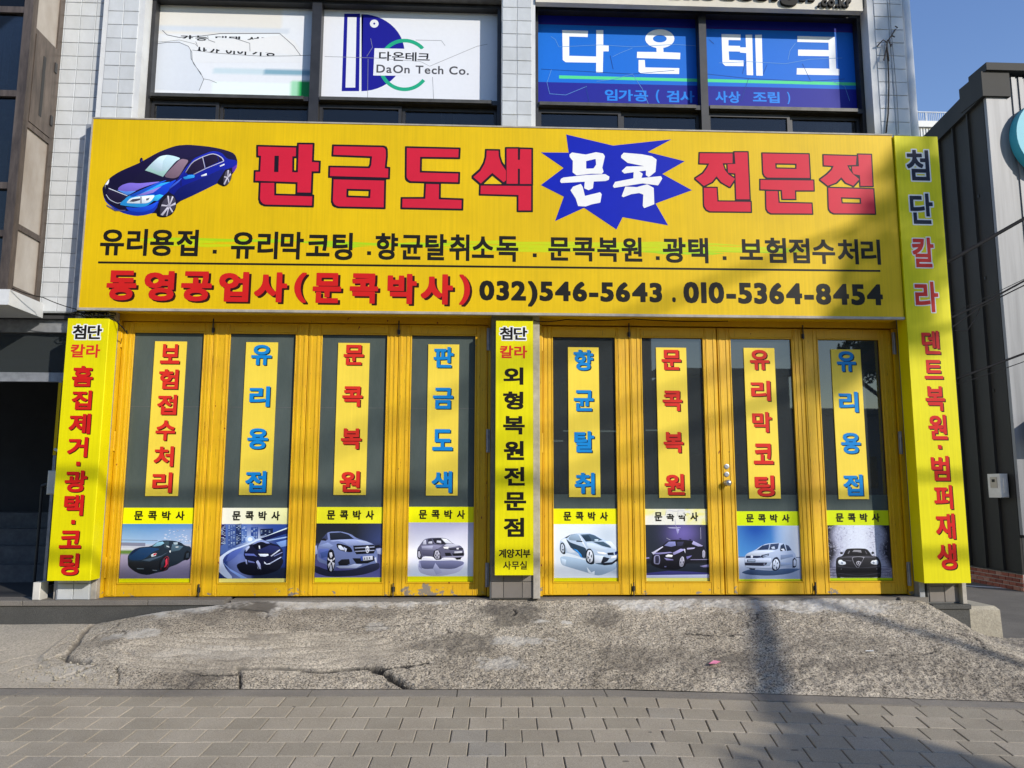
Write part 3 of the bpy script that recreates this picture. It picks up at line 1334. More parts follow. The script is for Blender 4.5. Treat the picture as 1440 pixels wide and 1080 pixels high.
def window_frame(x0, x1, mulls, splits, name='window'):
    fr = MB()
    zt, zb, zr = 5.47, 4.02, 4.497
    for (a, b) in ((x0, x0 + 0.035), (x1 - 0.035, x1)):
        fr.box(a, b, 0.03, 0.16, zb, zt)
    fr.box(x0 + 0.035, x1 - 0.035, 0.03, 0.16, zt - 0.035, zt)
    edges = [x0 + 0.035] + [v for m_ in mulls for v in m_] + [x1 - 0.035]
    for a, b in mulls:
        fr.box(a, b, 0.01, 0.16, zb, zt - 0.035)
    for i in range(0, len(edges), 2):
        fr.box(edges[i], edges[i + 1], 0.02, 0.16, zr - 0.045, zr - 0.002)
    o_ = fr.build(name, 'dark_frame', B)
    ss = MB()
    for i in range(0, len(edges), 2):
        a, b = edges[i], edges[i + 1]
        ss.box(a + 0.01, b - 0.05, 0.0, 0.018, zr - 0.038, zr - 0.006)
    ss.build('sill_bar', 'sill_frame', o_)
    for i in range(0, len(edges), 2):
        a, b = edges[i], edges[i + 1]
        m_ = splits[i // 2]
        for q0, q1, yy in ((a, m_, 0.085), (m_, b, 0.11)):
            s = MB()
            s.box(q0 + 0.002, q0 + 0.03, yy - 0.02, yy + 0.02, zb, zr - 0.047)
            s.box(q1 - 0.03, q1 - 0.002, yy - 0.02, yy + 0.02, zb, zr - 0.047)
            s.box(q0 + 0.03, q1 - 0.03, yy - 0.02, yy + 0.02, zr - 0.085, zr - 0.047)
            s.build('sash', 'dark_frame', o_)
            g = MB().box(q0 + 0.03, q1 - 0.03, yy - 0.003, yy + 0.003, zb, zr - 0.085)
            g.build('pane', 'glass_window', o_)
        g = MB().box(a, b, YU + 0.006, YU + 0.012, zr - 0.002, zt - 0.035)
        g.build('pane', 'glass_window', o_)
    return o_, edges, zr, zt


W1, e1, zr, zt = window_frame(-3.083, 0.173, [(-1.600, -1.512)], [-2.43, -0.75])
W2, e2, _, _ = window_frame(0.489, 3.653, [(2.062, 2.132)], [1.31, 2.93])
tc = MB().box(1.55, 1.75, 0.5, 1.2, 4.03, 4.6).build('stored_box', 'cream_fascia', B)
for (x_, z_) in ((-1.30, 4.42), (2.0, 4.3)):
    pass
curt = MB()
for i in range(7):
    curt.box(2.95 + i * 0.09, 3.0 + i * 0.09, 0.35, 0.37, 4.03, 4.5)
curt.build('blind', 'far_white', B)
curt = MB()
curt.box(-2.32, -2.28, 0.3, 0.32, 4.03, 4.5)
curt.box(-2.2, -1.75, 0.45, 0.47, 4.03, 4.5)
curt.box(-0.4, -0.36, 0.3, 0.32, 4.03, 4.5)
curt.box(-0.28, -0.24, 0.3, 0.32, 4.03, 4.5)
curt.build('curtain', 'cream_fascia', B)

# white weathered film with torn text (left pane)
f1 = px_flat((190, 0), 5.3333, YU)
fl = Flat(YU)


def w1bg(u, v):
    c = hx('dfe3e8')
    if v > 0.68 and u < 0.8:
        c = hx('dedcd6')
    if abs(v - 0.745) < 0.025 and u < 0.85:
        c = hx('cdd5de')
    if abs(v - 0.30) < 0.025 and u > 0.35:
        c = hx('c4d6de') if u < 0.7 else hx('7fa6b8')
    if v < 0.21 and u > 0.90:
        c = hx('1f9a4c')
    elif v < 0.21 and u > 0.87:
        c = hx('9fd8b4')
    elif v < 0.03 and u > 0.4:
        c = hx('9fe0b8')
    elif v < 0.2 and u > 0.35:
        c = hx('e6f2ef')
    return c


fl.grid(e1[0], e1[1], zr - 0.002, zt - 0.035, w1bg, 40, 34)
tear1 = [(210, 230), (235, 258), (260, 272), (330, 280), (420, 276), (500, 268), (560, 262), (640, 255), (1085, 252), (1140, 262), (1055, 272), (960, 285), (880, 297), (820, 305), (745, 288), (640, 283), (560, 292), (520, 305), (455, 312), (430, 300), (300, 290), (250, 275), (205, 240)]
fl.poly([f1(tear1)], hx('e4e8ea'))
txt = fit(word_loops('가능 대택 선택', 0.03, 0.1), *(lambda q: (q[0][0], q[1][0], q[1][1], q[0][1]))(f1([(340, 262), (1030, 320)])))
for c in txt:
    fl.poly(c, hx('17181c'), next_layer=False)
fl.k += 1
cover = [(250, 276), (430, 296), (455, 312), (520, 305), (560, 290), (640, 283), (745, 288), (820, 303), (880, 296), (960, 284), (1060, 271), (1200, 300), (1240, 370), (1240, 440), (200, 440), (200, 280)]
fl.poly([f1(cover)], hx('dfe2e4'))
txt = fit(word_loops('사가 이이 가능', 0.03, 0.1), *(lambda q: (q[0][0], q[1][0], q[1][1], q[0][1]))(f1([(455, 345), (1055, 425)])))
for c in txt:
    fl.poly(c, hx('17181c'), next_layer=False)
fl.k += 1
fl.poly([f1([(420, 318), (470, 350), (600, 368), (760, 384), (960, 392), (1110, 402), (1210, 412), (1240, 410), (1190, 310), (1100, 262), (1000, 276), (860, 302), (745, 292), (560, 300), (455, 316)])], hx('e2e3e3'))
fl.poly([f1([(430, 376), (600, 398), (760, 410), (950, 420), (1240, 414), (1240, 470), (430, 470)])], hx('dfe2e5'))
fl.poly([f1([(160, 330), (230, 312), (330, 305), (400, 345), (425, 390), (430, 450), (470, 520), (515, 595), (480, 680), (50, 668), (60, 560), (100, 490), (150, 470), (160, 410), (130, 370)])], hx('d2d8e0'))
for ln, wd in (([(95, 320), (230, 312), (330, 300), (450, 330), (470, 350)], 1.4), ([(205, 228), (240, 262), (330, 281), (500, 270), (640, 252), (1085, 250)], 2.6),
               ([(155, 330), (240, 318), (330, 318), (400, 348), (425, 390), (428, 450), (440, 480), (490, 545), (515, 595), (480, 680)], 2.2),
               ([(415, 370), (420, 440), (450, 490), (495, 560)], 2.0), ([(515, 592), (560, 600), (612, 622)], 1.5),
               ([(160, 345), (130, 370), (165, 420), (150, 470), (100, 492), (62, 548)], 1.8),
               ([(1085, 252), (1140, 300), (1190, 345), (1240, 415)], 2.2), ([(745, 288), (800, 305), (860, 325), (862, 385)], 2.0),
               ([(430, 376), (600, 398), (760, 410), (950, 422), (1160, 420), (1325, 414)], 1.6), ([(455, 312), (470, 350)], 1.5),
               ([(545, 270), (550, 300), (600, 318)], 2.0), ([(0, 0), (1, 1)], 0)):
    if wd:
        fl.poly([f1(thick(ln, wd * 0.8))], hx('3a3d42'))
fl.build('window_film', 'print', W1)

# elephant-like D logo film
f2 = px_flat((440, 0), 2.7692, YU)
fl = Flat(YU)
fl.grid(e1[2], e1[3], zr - 0.002, zt - 0.035, lambda u, v: hx('dde0e6'), 1, 1)
NV = hx('14148a')
fl.poly([f2([(122, 53), (184, 53), (180, 355), (112, 355)]), f2([(135, 67), (170, 67), (165, 341), (127, 341)])], NV)
arc = [(189 + 168 * math.sin(a) * (1.0 if a < 3.2 else 1), 205 - 150 * math.cos(a)) for a in np.linspace(0, PI, 26)]
fl.poly([f2([(196, 55)] + arc + [(189, 356)])], NV)
fl.poly([f2(oval(239, 92, 17, 16, 20))], hx('dde0e6'))
fl.poly([f2(oval(239, 92, 4, 4, 10))], NV)
ring = oval(357, 253, 101, 102, 40, 30, 330)
fl.poly([f2(oval(357, 253, 102, 102, 40, 38, 318) + oval(357, 253, 88, 88, 40, 38, 318)[::-1])], hx('1ca27c'))
fl.poly([f2([(240, 188), (458, 192), (455, 296), (235, 294)])], hx('dde0e6'))


def put_px(fl, text, t, corner0, corner1, fpx, color, gap=0.0, spaced=None):
    q = fpx([corner0, corner1])
    ch = fit(word_loops(text, t, gap), q[0][0], q[1][0], q[1][1], q[0][1])
    for c in ch:
        fl.poly(c, color, next_layer=False)
    fl.k += 1
    return ch


put_px(fl, '다온테크', 0.02, (258, 200), (455, 241), f2, hx('15151a'))
put_px(fl, 'DaOn Tech Co.', 0.018, (248, 251), (607, 292), f2, hx('4a4a50'), 0.03)
for ln in ([(46, 220), (240, 226), (420, 240), (455, 258), (640, 180), (680, 172)], [(400, 156), (500, 158), (515, 178)], [(215, 230), (213, 380)], [(466, 300), (470, 385)], [(225, 150), (232, 185), (210, 220)]):
    fl.poly([f2(thick(ln, 0.8))], hx('8a8c92'))
fl.build('window_film', 'print', W1)

# blue film
f3 = px_flat((740, 0), 2.88, YU)
BL, DB, GR = hx('0a6ad0'), hx('1a2090'), hx('50d48c')
for (a, b, side) in ((e2[0], e2[1], 0), (e2[2], e2[3], 1)):
    fl = Flat(YU)
    fl.grid(a, b, zr - 0.002, zt - 0.035, lambda u, v: BL, 1, 1)
    H0, H1 = zr - 0.002, zt - 0.035
    hh = H1 - H0
    HB = f3([(400, 340)])[0][1]
    fl.poly([[(a, H0), (b, H0), (b, HB), (a, HB)]], DB)
    fl.poly([[(a, H1 - 0.085 * hh), (b, H1 - 0.085 * hh), (b, H1), (a, H1)]], hx('16259c'))
    fl.poly([[(a, H1 - 0.1 * hh), (b, H1 - 0.1 * hh), (b, H1 - 0.08 * hh), (a, H1 - 0.08 * hh)]], hx('2a1a88'))
    gx = f3([(133, 310)])[0][0] if side == 0 else a
    gz0 = f3([(133, 318)])[0][1]
    fl.poly([[(gx, gz0), (b, gz0), (b, gz0 + 0.032), (gx, gz0 + 0.032)]], GR)
    WH = hx('eef3f8')
    if side == 0:
        fl.poly([f3([(146, 122), (250, 125), (249, 150), (174, 148), (174, 226), (283, 229), (283, 254), (160, 252), (148, 243)])], WH)
        fl.poly([f3([(284, 122), (312, 122), (312, 183), (334, 184), (334, 208), (312, 208), (310, 295), (283, 294)])], WH)
        fl.poly([f3(oval(541, 157, 59, 38, 30)), f3(oval(541, 157, 28, 15, 24))], WH)
        fl.poly([f3([(527, 193), (555, 193), (556, 211), (624, 214), (623, 240), (448, 235), (449, 210), (528, 211)])], WH)
        fl.poly([f3([(455, 243), (480, 243), (482, 273), (620, 276), (619, 300), (465, 298), (455, 290)])], WH)
        put_px(fl, '임가공', 0.03, (318, 361), (494, 412), f3, hx('1f7fe0'))
        put_px(fl, '(', 0.03, (524, 363), (540, 417), f3, hx('1f7fe0'))
        put_px(fl, '검사', 0.03, (568, 366), (682, 417), f3, hx('1f7fe0'))
        lines = [[(100, 148), (118, 160), (132, 190)], [(134, 190), (300, 182), (430, 190), (600, 180), (690, 186)], [(350, 230), (380, 215), (430, 195)], [(60, 280), (250, 290), (430, 300), (600, 285)], [(430, 300), (470, 360), (494, 420)], [(102, 282), (84, 335), (95, 380), (160, 385), (245, 350)], [(240, 345), (255, 415)], [(285, 330), (350, 322), (430, 300)], [(340, 225), (352, 280)]]
    else:
        fl.poly([f3([(791, 138), (868, 140), (868, 163), (819, 162), (819, 185), (866, 186), (866, 209), (820, 208), (822, 243), (880, 245), (880, 268), (806, 267), (795, 256)])], WH)
        fl.poly([f3([(888, 141), (915, 141), (919, 305), (893, 304), (891, 215), (866, 213), (866, 192), (890, 192)])], WH)
        fl.poly([f3([(927, 141), (954, 141), (958, 307), (932, 306)])], WH)
        fl.poly([f3([(1098, 146), (1250, 150), (1255, 278), (1268, 280), (1268, 305), (1095, 302), (1096, 276), (1228, 278), (1226, 228), (1101, 226), (1101, 201), (1225, 203), (1224, 173), (1098, 170)])], WH)
        put_px(fl, '사상', 0.03, (765, 368), (868, 418), f3, hx('1f7fe0'))
        put_px(fl, '조립', 0.03, (916, 370), (1027, 418), f3, hx('1f7fe0'))
        put_px(fl, ')', 0.03, (1056, 372), (1070, 422), f3, hx('1f7fe0'))
        lines = [[(735, 300), (900, 318), (1150, 330), (1290, 320)], [(780, 255), (900, 250), (1050, 258), (1150, 240), (1280, 235)], [(1090, 175), (1068, 205), (1060, 242)], [(1118, 258), (1150, 325)], [(890, 245), (875, 300)], [(900, 318), (870, 410)], [(1240, 330), (1290, 350), (1310, 410)], [(740, 160), (760, 178)], [(975, 262), (960, 300)]]
    for ln in lines:
        fl.poly([f3(thick(ln, 0.9))], hx('5f93cf') if len(ln) % 2 else hx('0e3f8c'))
    fl.build('window_film', 'print', W2)

# ---- bay window on the left (part) with panes and panels
bay = MB()
bx = -3.84
bay.box(bx - 0.075, bx, -0.50, -0.43, 2.50, 6.0)            # corner post
bay.box(bx - 0.03, bx, -0.10, -0.035, 2.50, 6.0)            # wall post
for z_ in (2.50, 3.03, 3.93, 4.78, 5.55):
    bay.box(bx - 0.03, bx - 0.001, -0.43, -0.10, z_, z_ + 0.05)
for z_ in (2.50, 2.95, 3.36, 4.17, 4.93, 5.80):
    bay.box(-6.5, bx - 0.075, -0.49, -0.43, z_, z_ + 0.055)
for x_ in (-4.95, -5.9):
    bay.box(x_, x_ + 0.06, -0.485, -0.43, 2.50, 6.0)
bay = bay.build('bay_window', 'bronze', B)
for z0_, z1_ in ((2.55, 3.03), (3.08, 3.93), (4.83, 5.55), (5.60, 6.0)):
    MB().box(bx - 0.025, bx - 0.015, -0.43, -0.10, z0_, z1_).build('side_panel', 'frost_panel', bay)
m_ = MB()
m_.box(bx - 0.02, bx + 0.004, -0.425, -0.105, 3.985, 4.775)
m_.build('vent_shutter', 'bronze', bay)
MB().box(bx + 0.004, bx + 0.006, -0.30, -0.26, 4.1, 4.65).build('shutter_slot', 'black_rubber', bay)
for z_ in (4.10, 4.60):
    MB().box(bx + 0.002, bx + 0.012, -0.125, -0.09, z_, z_ + 0.09).build('hinge', 'dark_frame', bay)
for z0_, z1_ in ((2.55, 2.95), (3.01, 3.36), (3.42, 4.17), (4.23, 4.93), (4.99, 5.80)):
    for x0_, x1_ in ((-4.89, bx - 0.075), (-5.84, -4.95)):
        MB().box(x0_, x1_, -0.462, -0.456, z0_, z1_).build('pane', 'glass_window', bay)
MB().box(-4.6, -3.86, 0.0, 0.002, 2.5, 6.0).build('bay_back_wall', 'interior_dark', B)
MB().box(-4.10, -4.04, -0.43, -0.42, 4.3, 4.85).build('curtain', 'far_white', B)
MB().box(-4.10, -4.03, -0.43, -0.42, 5.0, 5.7).build('curtain', 'cream_fascia', B)
MB().box(-4.6, -3.98, -0.43, -0.42, 3.45, 3.80).build('stored_box', 'cream_fascia', B)
slab = MB()
slab.box(-6.5, -3.81, -0.52, -0.023, 2.37, 2.498)
slab = slab.build('bay_slab', 'plaster_white', B)

# ---- entrance recess on the left
ent = MB()
ent.box(-6.5, -3.5, 2.2, 2.3, -0.1, 2.4)
ent.box(-6.5, -3.5, 0.0, 2.2, 2.37, 2.40)
ent.box(-3.50, -3.46, 0.0, 2.2, -0.1, 2.4)
ent.box(-6.5, -3.5, 0.061, 2.2, -0.06, -0.004)
ent.build('entrance_recess', 'interior_dark', B)
tr = MB()
tr.box(-6.5, -3.52, 0.07, 0.12, 1.825, 1.905)
tr.box(-6.5, -3.52, 0.05, 0.13, 2.26, 2.37)
tr = tr.build('transom_frame', 'galvanised', B)
MB().box(-6.5, -3.52, 0.092, 0.098, 1.905, 2.26).build('pane', 'glass_dark', tr)
gd = MB()
gd.box(-3.612, -3.588, -0.05, -0.02, 0.03, 1.82)
gd.box(-3.612, -3.588, 0.78, 0.81, 0.03, 1.82)
gd.box(-3.612, -3.588, -0.02, 0.78, 1.77, 1.82)
gd.box(-3.612, -3.588, -0.02, 0.78, 0.03, 0.10)
gd = gd.build('glass_door', 'galvanised', B)
MB().box(-3.603, -3.597, -0.02, 0.78, 0.10, 1.77).build('pane', 'glass_dark', gd)
m_ = MB()
m_.box(-3.64, -3.56, -0.06, 0.03, 0.85, 1.05, 0.008)
m_.tube([(-3.57, -0.03, 0.98), (-3.52, -0.09, 1.0), (-3.50, -0.09, 1.1), (-3.52, -0.09, 1.2), (-3.60, -0.05, 1.23)], 0.012)
m_.build('handle', 'white_plastic', gd)
MB().box(-3.63, -3.57, -0.16, -0.04, 0.0, 0.14, 0.005).build('floor_bracket', 'white_plastic', gd)
MB().box(-3.613, -3.587, -0.054, -0.051, 1.18, 1.80).build('tape_strip', 'sign_yellow', gd)
for q in range(4):
    MB().box(-6.4, -3.52, 1.1 + q * 0.27, 1.1 + (q + 1) * 0.27, -0.003, 0.16 * (q + 1)).build('stair_tread', 'lintel_grey', B)
MB().box(-3.545, -3.515, 0.06, 0.13, 0.0, 1.824).build('entrance_post', 'galvanised', B)
MB().box(-4.75, -4.35, 2.15, 2.195, 1.2, 1.7).build('notice_board', 'cream_fascia', B)
rl = MB()
rl.tube([(-3.98, 0.5, 0.92), (-3.78, 0.45, 0.98), (-3.66, 0.4, 0.99)], 0.02)
rl.tube([(-3.98, 0.5, 0.0), (-3.98, 0.5, 0.92)], 0.012)
rl.build('stair_rail', 'black_rubber', B)

# foot of the left pillar: two white tiles, posts
pl_ = MB()
pl_.box(-3.46, -3.20, -0.12, 0.05, -0.005, 2.42)
pl_ = pl_.build('door_pillar', 'grout', B)
for i in range(2):
    m_ = MB().box(-3.385 + i * 0.13 - 0.062, -3.385 + i * 0.13 + 0.062, -0.132, -0.118, 0.0, 0.125, 0.003)
    m_.build('tile', 'tile_white', pl_)
    m_ = MB().box(-3.385 + i * 0.13 - 0.062, -3.385 + i * 0.13 + 0.062, -0.132, -0.118, 0.131, 0.255, 0.003)
    m_.build('tile', 'tile_white', pl_)
MB().box(-3.20, -3.155, -0.09, 0.05, -0.005, 2.42, 0.004).build('post', 'grey_post', B)
MB().box(-3.50, -3.46, -0.09, 0.05, -0.005, 2.42, 0.004).build('post', 'grey_post', B)
# middle pillar
pm_ = MB()
pm_.box(0.095, 0.50, -0.125, 0.10, -0.005, 2.44)
pm_ = pm_.build('door_pillar', 'grout_dark', B)
for i in range(3):
    for j in range(2):
        w_ = (0.10, 0.155, 0.12)[i]
        xa = (0.105, 0.208, 0.366)[i]
        MB().box(xa, xa + w_, -0.134, -0.122, j * 0.135 + 0.0, j * 0.135 + 0.131, 0.003).build('tile', 'tile_grey', pm_)
MB().box(0.455, 0.515, -0.155, -0.1, -0.005, 2.43, 0.004).build('post', 'grey_post', B)
# right pillar
pr_ = MB()
pr_.box(3.86, 4.16, -0.105, 0.15, -0.06, 2.44)
pr_ = pr_.build('door_pillar', 'grout_dark', B)
for i in range(2):
    for j in range(2):
        xa = 3.87 + i * 0.135
        MB().box(xa, xa + 0.131, -0.113, -0.102, j * 0.135 - 0.05, j * 0.135 + 0.081, 0.003).build('tile', 'tile_grey', pr_)
MB().box(3.785, 3.835, -0.11, 0.05, -0.02, 2.44, 0.004).build('post', 'galvanised', B)
MB().box(4.13, 4.17, -0.16, 0.02, -0.06, 2.3, 0.004).build('post', 'grey_post', B)
# right side wall of the building
MB().box(4.10, 4.17, 0.15, 8.0, -0.5, 5.9).build('side_wall', 'plaster_white', B)

# ---- granite step
st = empty('granite_step', (0, -0.1, 0), kind='structure')
x = -6.1
for wd in (0.95, 1.45, 1.0, 0.62):
    MB().box(x + 0.002, x + wd - 0.002, -0.17, 0.06, -0.045, -0.002, 0.004).build('cap_stone', 'granite_cap', st)
    x += wd
MB().box(-6.1, -2.08, -0.155, 0.05, -0.30, -0.047).build('step_face', 'granite', st)
MB().box(-2.05, 3.60, -0.10, 0.06, -0.12, -0.012).build('sill_strip', 'granite_cap', st)
MB().box(3.60, 3.85, -0.13, 0.06, -0.06, -0.008, 0.004).build('cap_stone', 'granite_cap', st)
MB().box(3.852, 4.19, -0.18, 0.1, -0.10, -0.062, 0.004).build('cap_stone', 'granite', st)
MB().box(3.66, 4.18, -0.165, 0.1, -0.5, -0.101).build('step_face', 'granite', st)

# ---- folding doors
ZB, ZT = 0.004, 2.352
ZG0, ZG1 = 0.105, 2.268
hd = MB()
hd.box(-3.153, 0.093, -0.02, 0.10, ZT + 0.006, 2.44)
hd.box(0.518, 3.783, -0.02, 0.10, ZT + 0.012, 2.44)
hd.build('door_header', 'door', B)
for j0, j1 in ((-3.153, -3.135), (0.070, 0.093), (0.518, 0.545), (3.742, 3.783)):
    MB().box(j0, j1, -0.03, 0.09, 0, ZT + 0.005).build('door_jamb', 'door', B)
doors = []
LX = [(-3.130, -2.345, -3.037, -2.416), (-2.341, -1.520, -2.208, -1.617), (-1.516, -0.728, -1.407, -0.815), (-0.724, 0.066, -0.620, -0.034),
      (0.549, 1.330, 0.634, 1.215), (1.334, 2.124, 1.433, 2.009), (2.134, 2.912, 2.243, 2.824), (2.916, 3.738, 3.044, 3.634)]
for i, (a, b, ga, gb) in enumerate(LX):
    fr = MB()
    yo = -0.004 * (i % 2)
    fr.box(a, ga, yo, 0.045, ZB, ZT, 0.004)
    fr.box(gb, b, yo, 0.045, ZB, ZT, 0.004)
    fr.box(ga, gb, yo + 0.002, 0.045, ZG1, ZT, 0.004)
    fr.box(ga, gb, yo + 0.002, 0.045, ZB, ZG0, 0.004)
    # moulded strips on stiles
    for s0, s1 in ((a + 0.014, a + 0.034), (ga - 0.034, ga - 0.016), (gb + 0.016, gb + 0.034), (b - 0.034, b - 0.014)):
        fr.box(s0, s1, yo - 0.005, yo - 0.0005, ZB + 0.01, ZT - 0.01, 0.002)
    d = fr.build('folding_door', 'door', B)
    bd = MB()
    t_ = 0.012
    bd.box(ga, ga + t_, yo - 0.004, 0.012, ZG0, ZG1, 0.003)
    bd.box(gb - t_, gb, yo - 0.004, 0.012, ZG0, ZG1, 0.003)
    bd.box(ga + t_, gb - t_, yo - 0.003, 0.012, ZG1 - t_, ZG1, 0.003)
    bd.box(ga + t_, gb - t_, yo - 0.003, 0.012, ZG0, ZG0 + t_, 0.003)
    bd.build('glazing_bead', 'door', d)
    if i < 4:
        g = MB().box(ga + 0.002, gb - 0.002, 0.020, 0.026, ZG0 + 0.002, ZG1 - 0.002)
        g.build('pane', 'film', d)
        # seam of the film sheets
        MB().box(ga + t_, gb - t_, 0.0185, 0.0193, 1.605, 1.608).build('film_seam', 'lintel_grey', d)
    else:
        MB().box(ga + 0.002, gb - 0.002, 0.020, 0.026, 0.86, ZG1 - 0.002).build('pane', 'glass_dark', d)
        MB().box(ga + 0.002, gb - 0.002, 0.020, 0.026, ZG0 + 0.002, 0.8595).build('film_pane', 'film', d)
    doors.append(d)
    # hinges on the outer stiles, bolts at the top
    if i in (0, 4):
        for z_ in (0.16, 1.22, 2.12):
            h = MB()
            h.box(a - 0.012, a + 0.010, yo - 0.012, yo - 0.0055, z_, z_ + 0.17)
            h.tube([(a - 0.001, yo - 0.014, z_), (a - 0.001, yo - 0.014, z_ + 0.17)], 0.006, 8)
            h.build('hinge', 'door', d)
    if i in (3, 7):
        for z_ in (0.08, 1.22, 2.12):
            h = MB()
            h.box(b - 0.010, b + 0.022, -0.038, -0.031, z_, z_ + 0.2)
            h.tube([(b + 0.006, -0.042, z_), (b + 0.006, -0.042, z_ + 0.2)], 0.007, 8)
            h.build('hinge', 'galvanised', d)
    if i in (0, 3, 4, 7):
        xb_ = b if i in (0, 4) else a
        h = MB()
        h.tube([(xb_, -0.022, ZT - 0.10), (xb_, -0.022, ZT + 0.03)], 0.006, 8)
        h.box(xb_ - 0.012, xb_ + 0.012, -0.018, -0.0105, ZT - 0.09, ZT - 0.05)
        h.build('bolt', 'dark_frame', d)
        h = MB()
        h.tube([(xb_, -0.022, 0.0), (xb_, -0.022, 0.11)], 0.006, 8)
        h.box(xb_ - 0.012, xb_ + 0.012, -0.018, -0.0105, 0.04, 0.08)
        h.build('bolt', 'dark_frame', d)
# knob and two lock cylinders on the seventh leaf
kx = P(1023, 679, -0.03).x
kz = P(1023, 679, -0.03).z
h = MB()
prof = [(0, 0.026), (0.006, 0.026), (0.010, 0.012), (0.030, 0.011), (0.036, 0.022), (0.048, 0.028), (0.060, 0.026), (0.068, 0.016), (0.070, 0.002)]
h.tube([(kx, -0.006 - p, kz) for p, r_ in prof], [r_ for p, r_ in prof], 20)
h.build('knob', 'steel', doors[6], smooth=True)
for py_ in (656, 667):
    p = P(1022, py_, -0.01)
    h = MB()
    h.tube([(p.x, -0.0055, p.z), (p.x, -0.010, p.z), (p.x, -0.011, p.z)], [0.022, 0.022, 0.015], 18)
    h.build('lock_cylinder', 'steel', doors[6])
# thin glowing tubes set along the pale lines in the door glass
for (pa, pb, y_) in (((772, 620), (792, 620), 1.6), ((792, 606), (875, 606), 2.6), ((908, 605), (925, 605), 2.6)):
    a, b = P(pa[0], pa[1], y_), P(pb[0], pb[1], y_)
    MB().tube([(a.x, y_, a.z), (b.x, y_, a.z)], 0.008, 8).build('glow_strip', 'tube_lit', B)

# =================================================================== MAIN SIGN BAND
YS = -0.25
SX0, SX1, SZ0, SZ1 = -3.392, 3.733, 2.415, 4.102
S = empty('signboard', (0.17, YS, SZ0), 'wide yellow lightbox sign with blue car picture and big red Korean lettering over the doors', 'sign')
mb = MB()
mb.box(SX0, SX1, YS, -0.005, SZ0, SZ1)
mb.build('sign_panel', 'sign_yellow', S)
fr = MB()
fr.box(SX0 - 0.004, SX1 + 0.002, YS - 0.006, YS + 0.03, SZ0 - 0.022, SZ0 - 0.001)
fr.box(SX0 - 0.004, SX1 + 0.002, YS - 0.006, YS + 0.03, SZ1 + 0.001, SZ1 + 0.014)
fr.box(SX0 - 0.012, SX0 - 0.001, YS - 0.006, YS + 0.03, SZ0 - 0.022, SZ1 + 0.014)
fr.build('trim_rail', 'grey_post', S)


def wv(p):
    return (p.x, p.z)


# green misprint streaks behind the middle line
fl = Flat(YS - 0.0003, 0.000012)
rs = random.Random(5)
for i in range(26):
    ln = 60 + rs.random() * 260
    xa = 165 + rs.random() * (1000 - ln)
    yb = 336 + (xa - 150) * 0.0115 + rs.uniform(-2, 11)
    pts = [(xa + ln * q / 6, yb + ln * q / 6 * 0.012 + rs.uniform(-1, 1)) for q in range(7)]
    ww = [0.15] + [rs.uniform(0.8, 2.6) for _ in range(5)] + [0.15]
    fl.poly([[wv(P(x_, y_, YS)) for x_, y_ in thick(pts, ww)]], hx('c0cc08') if i % 3 else hx('a6cc10'))
fl.build('green_streaks', 'print', S)

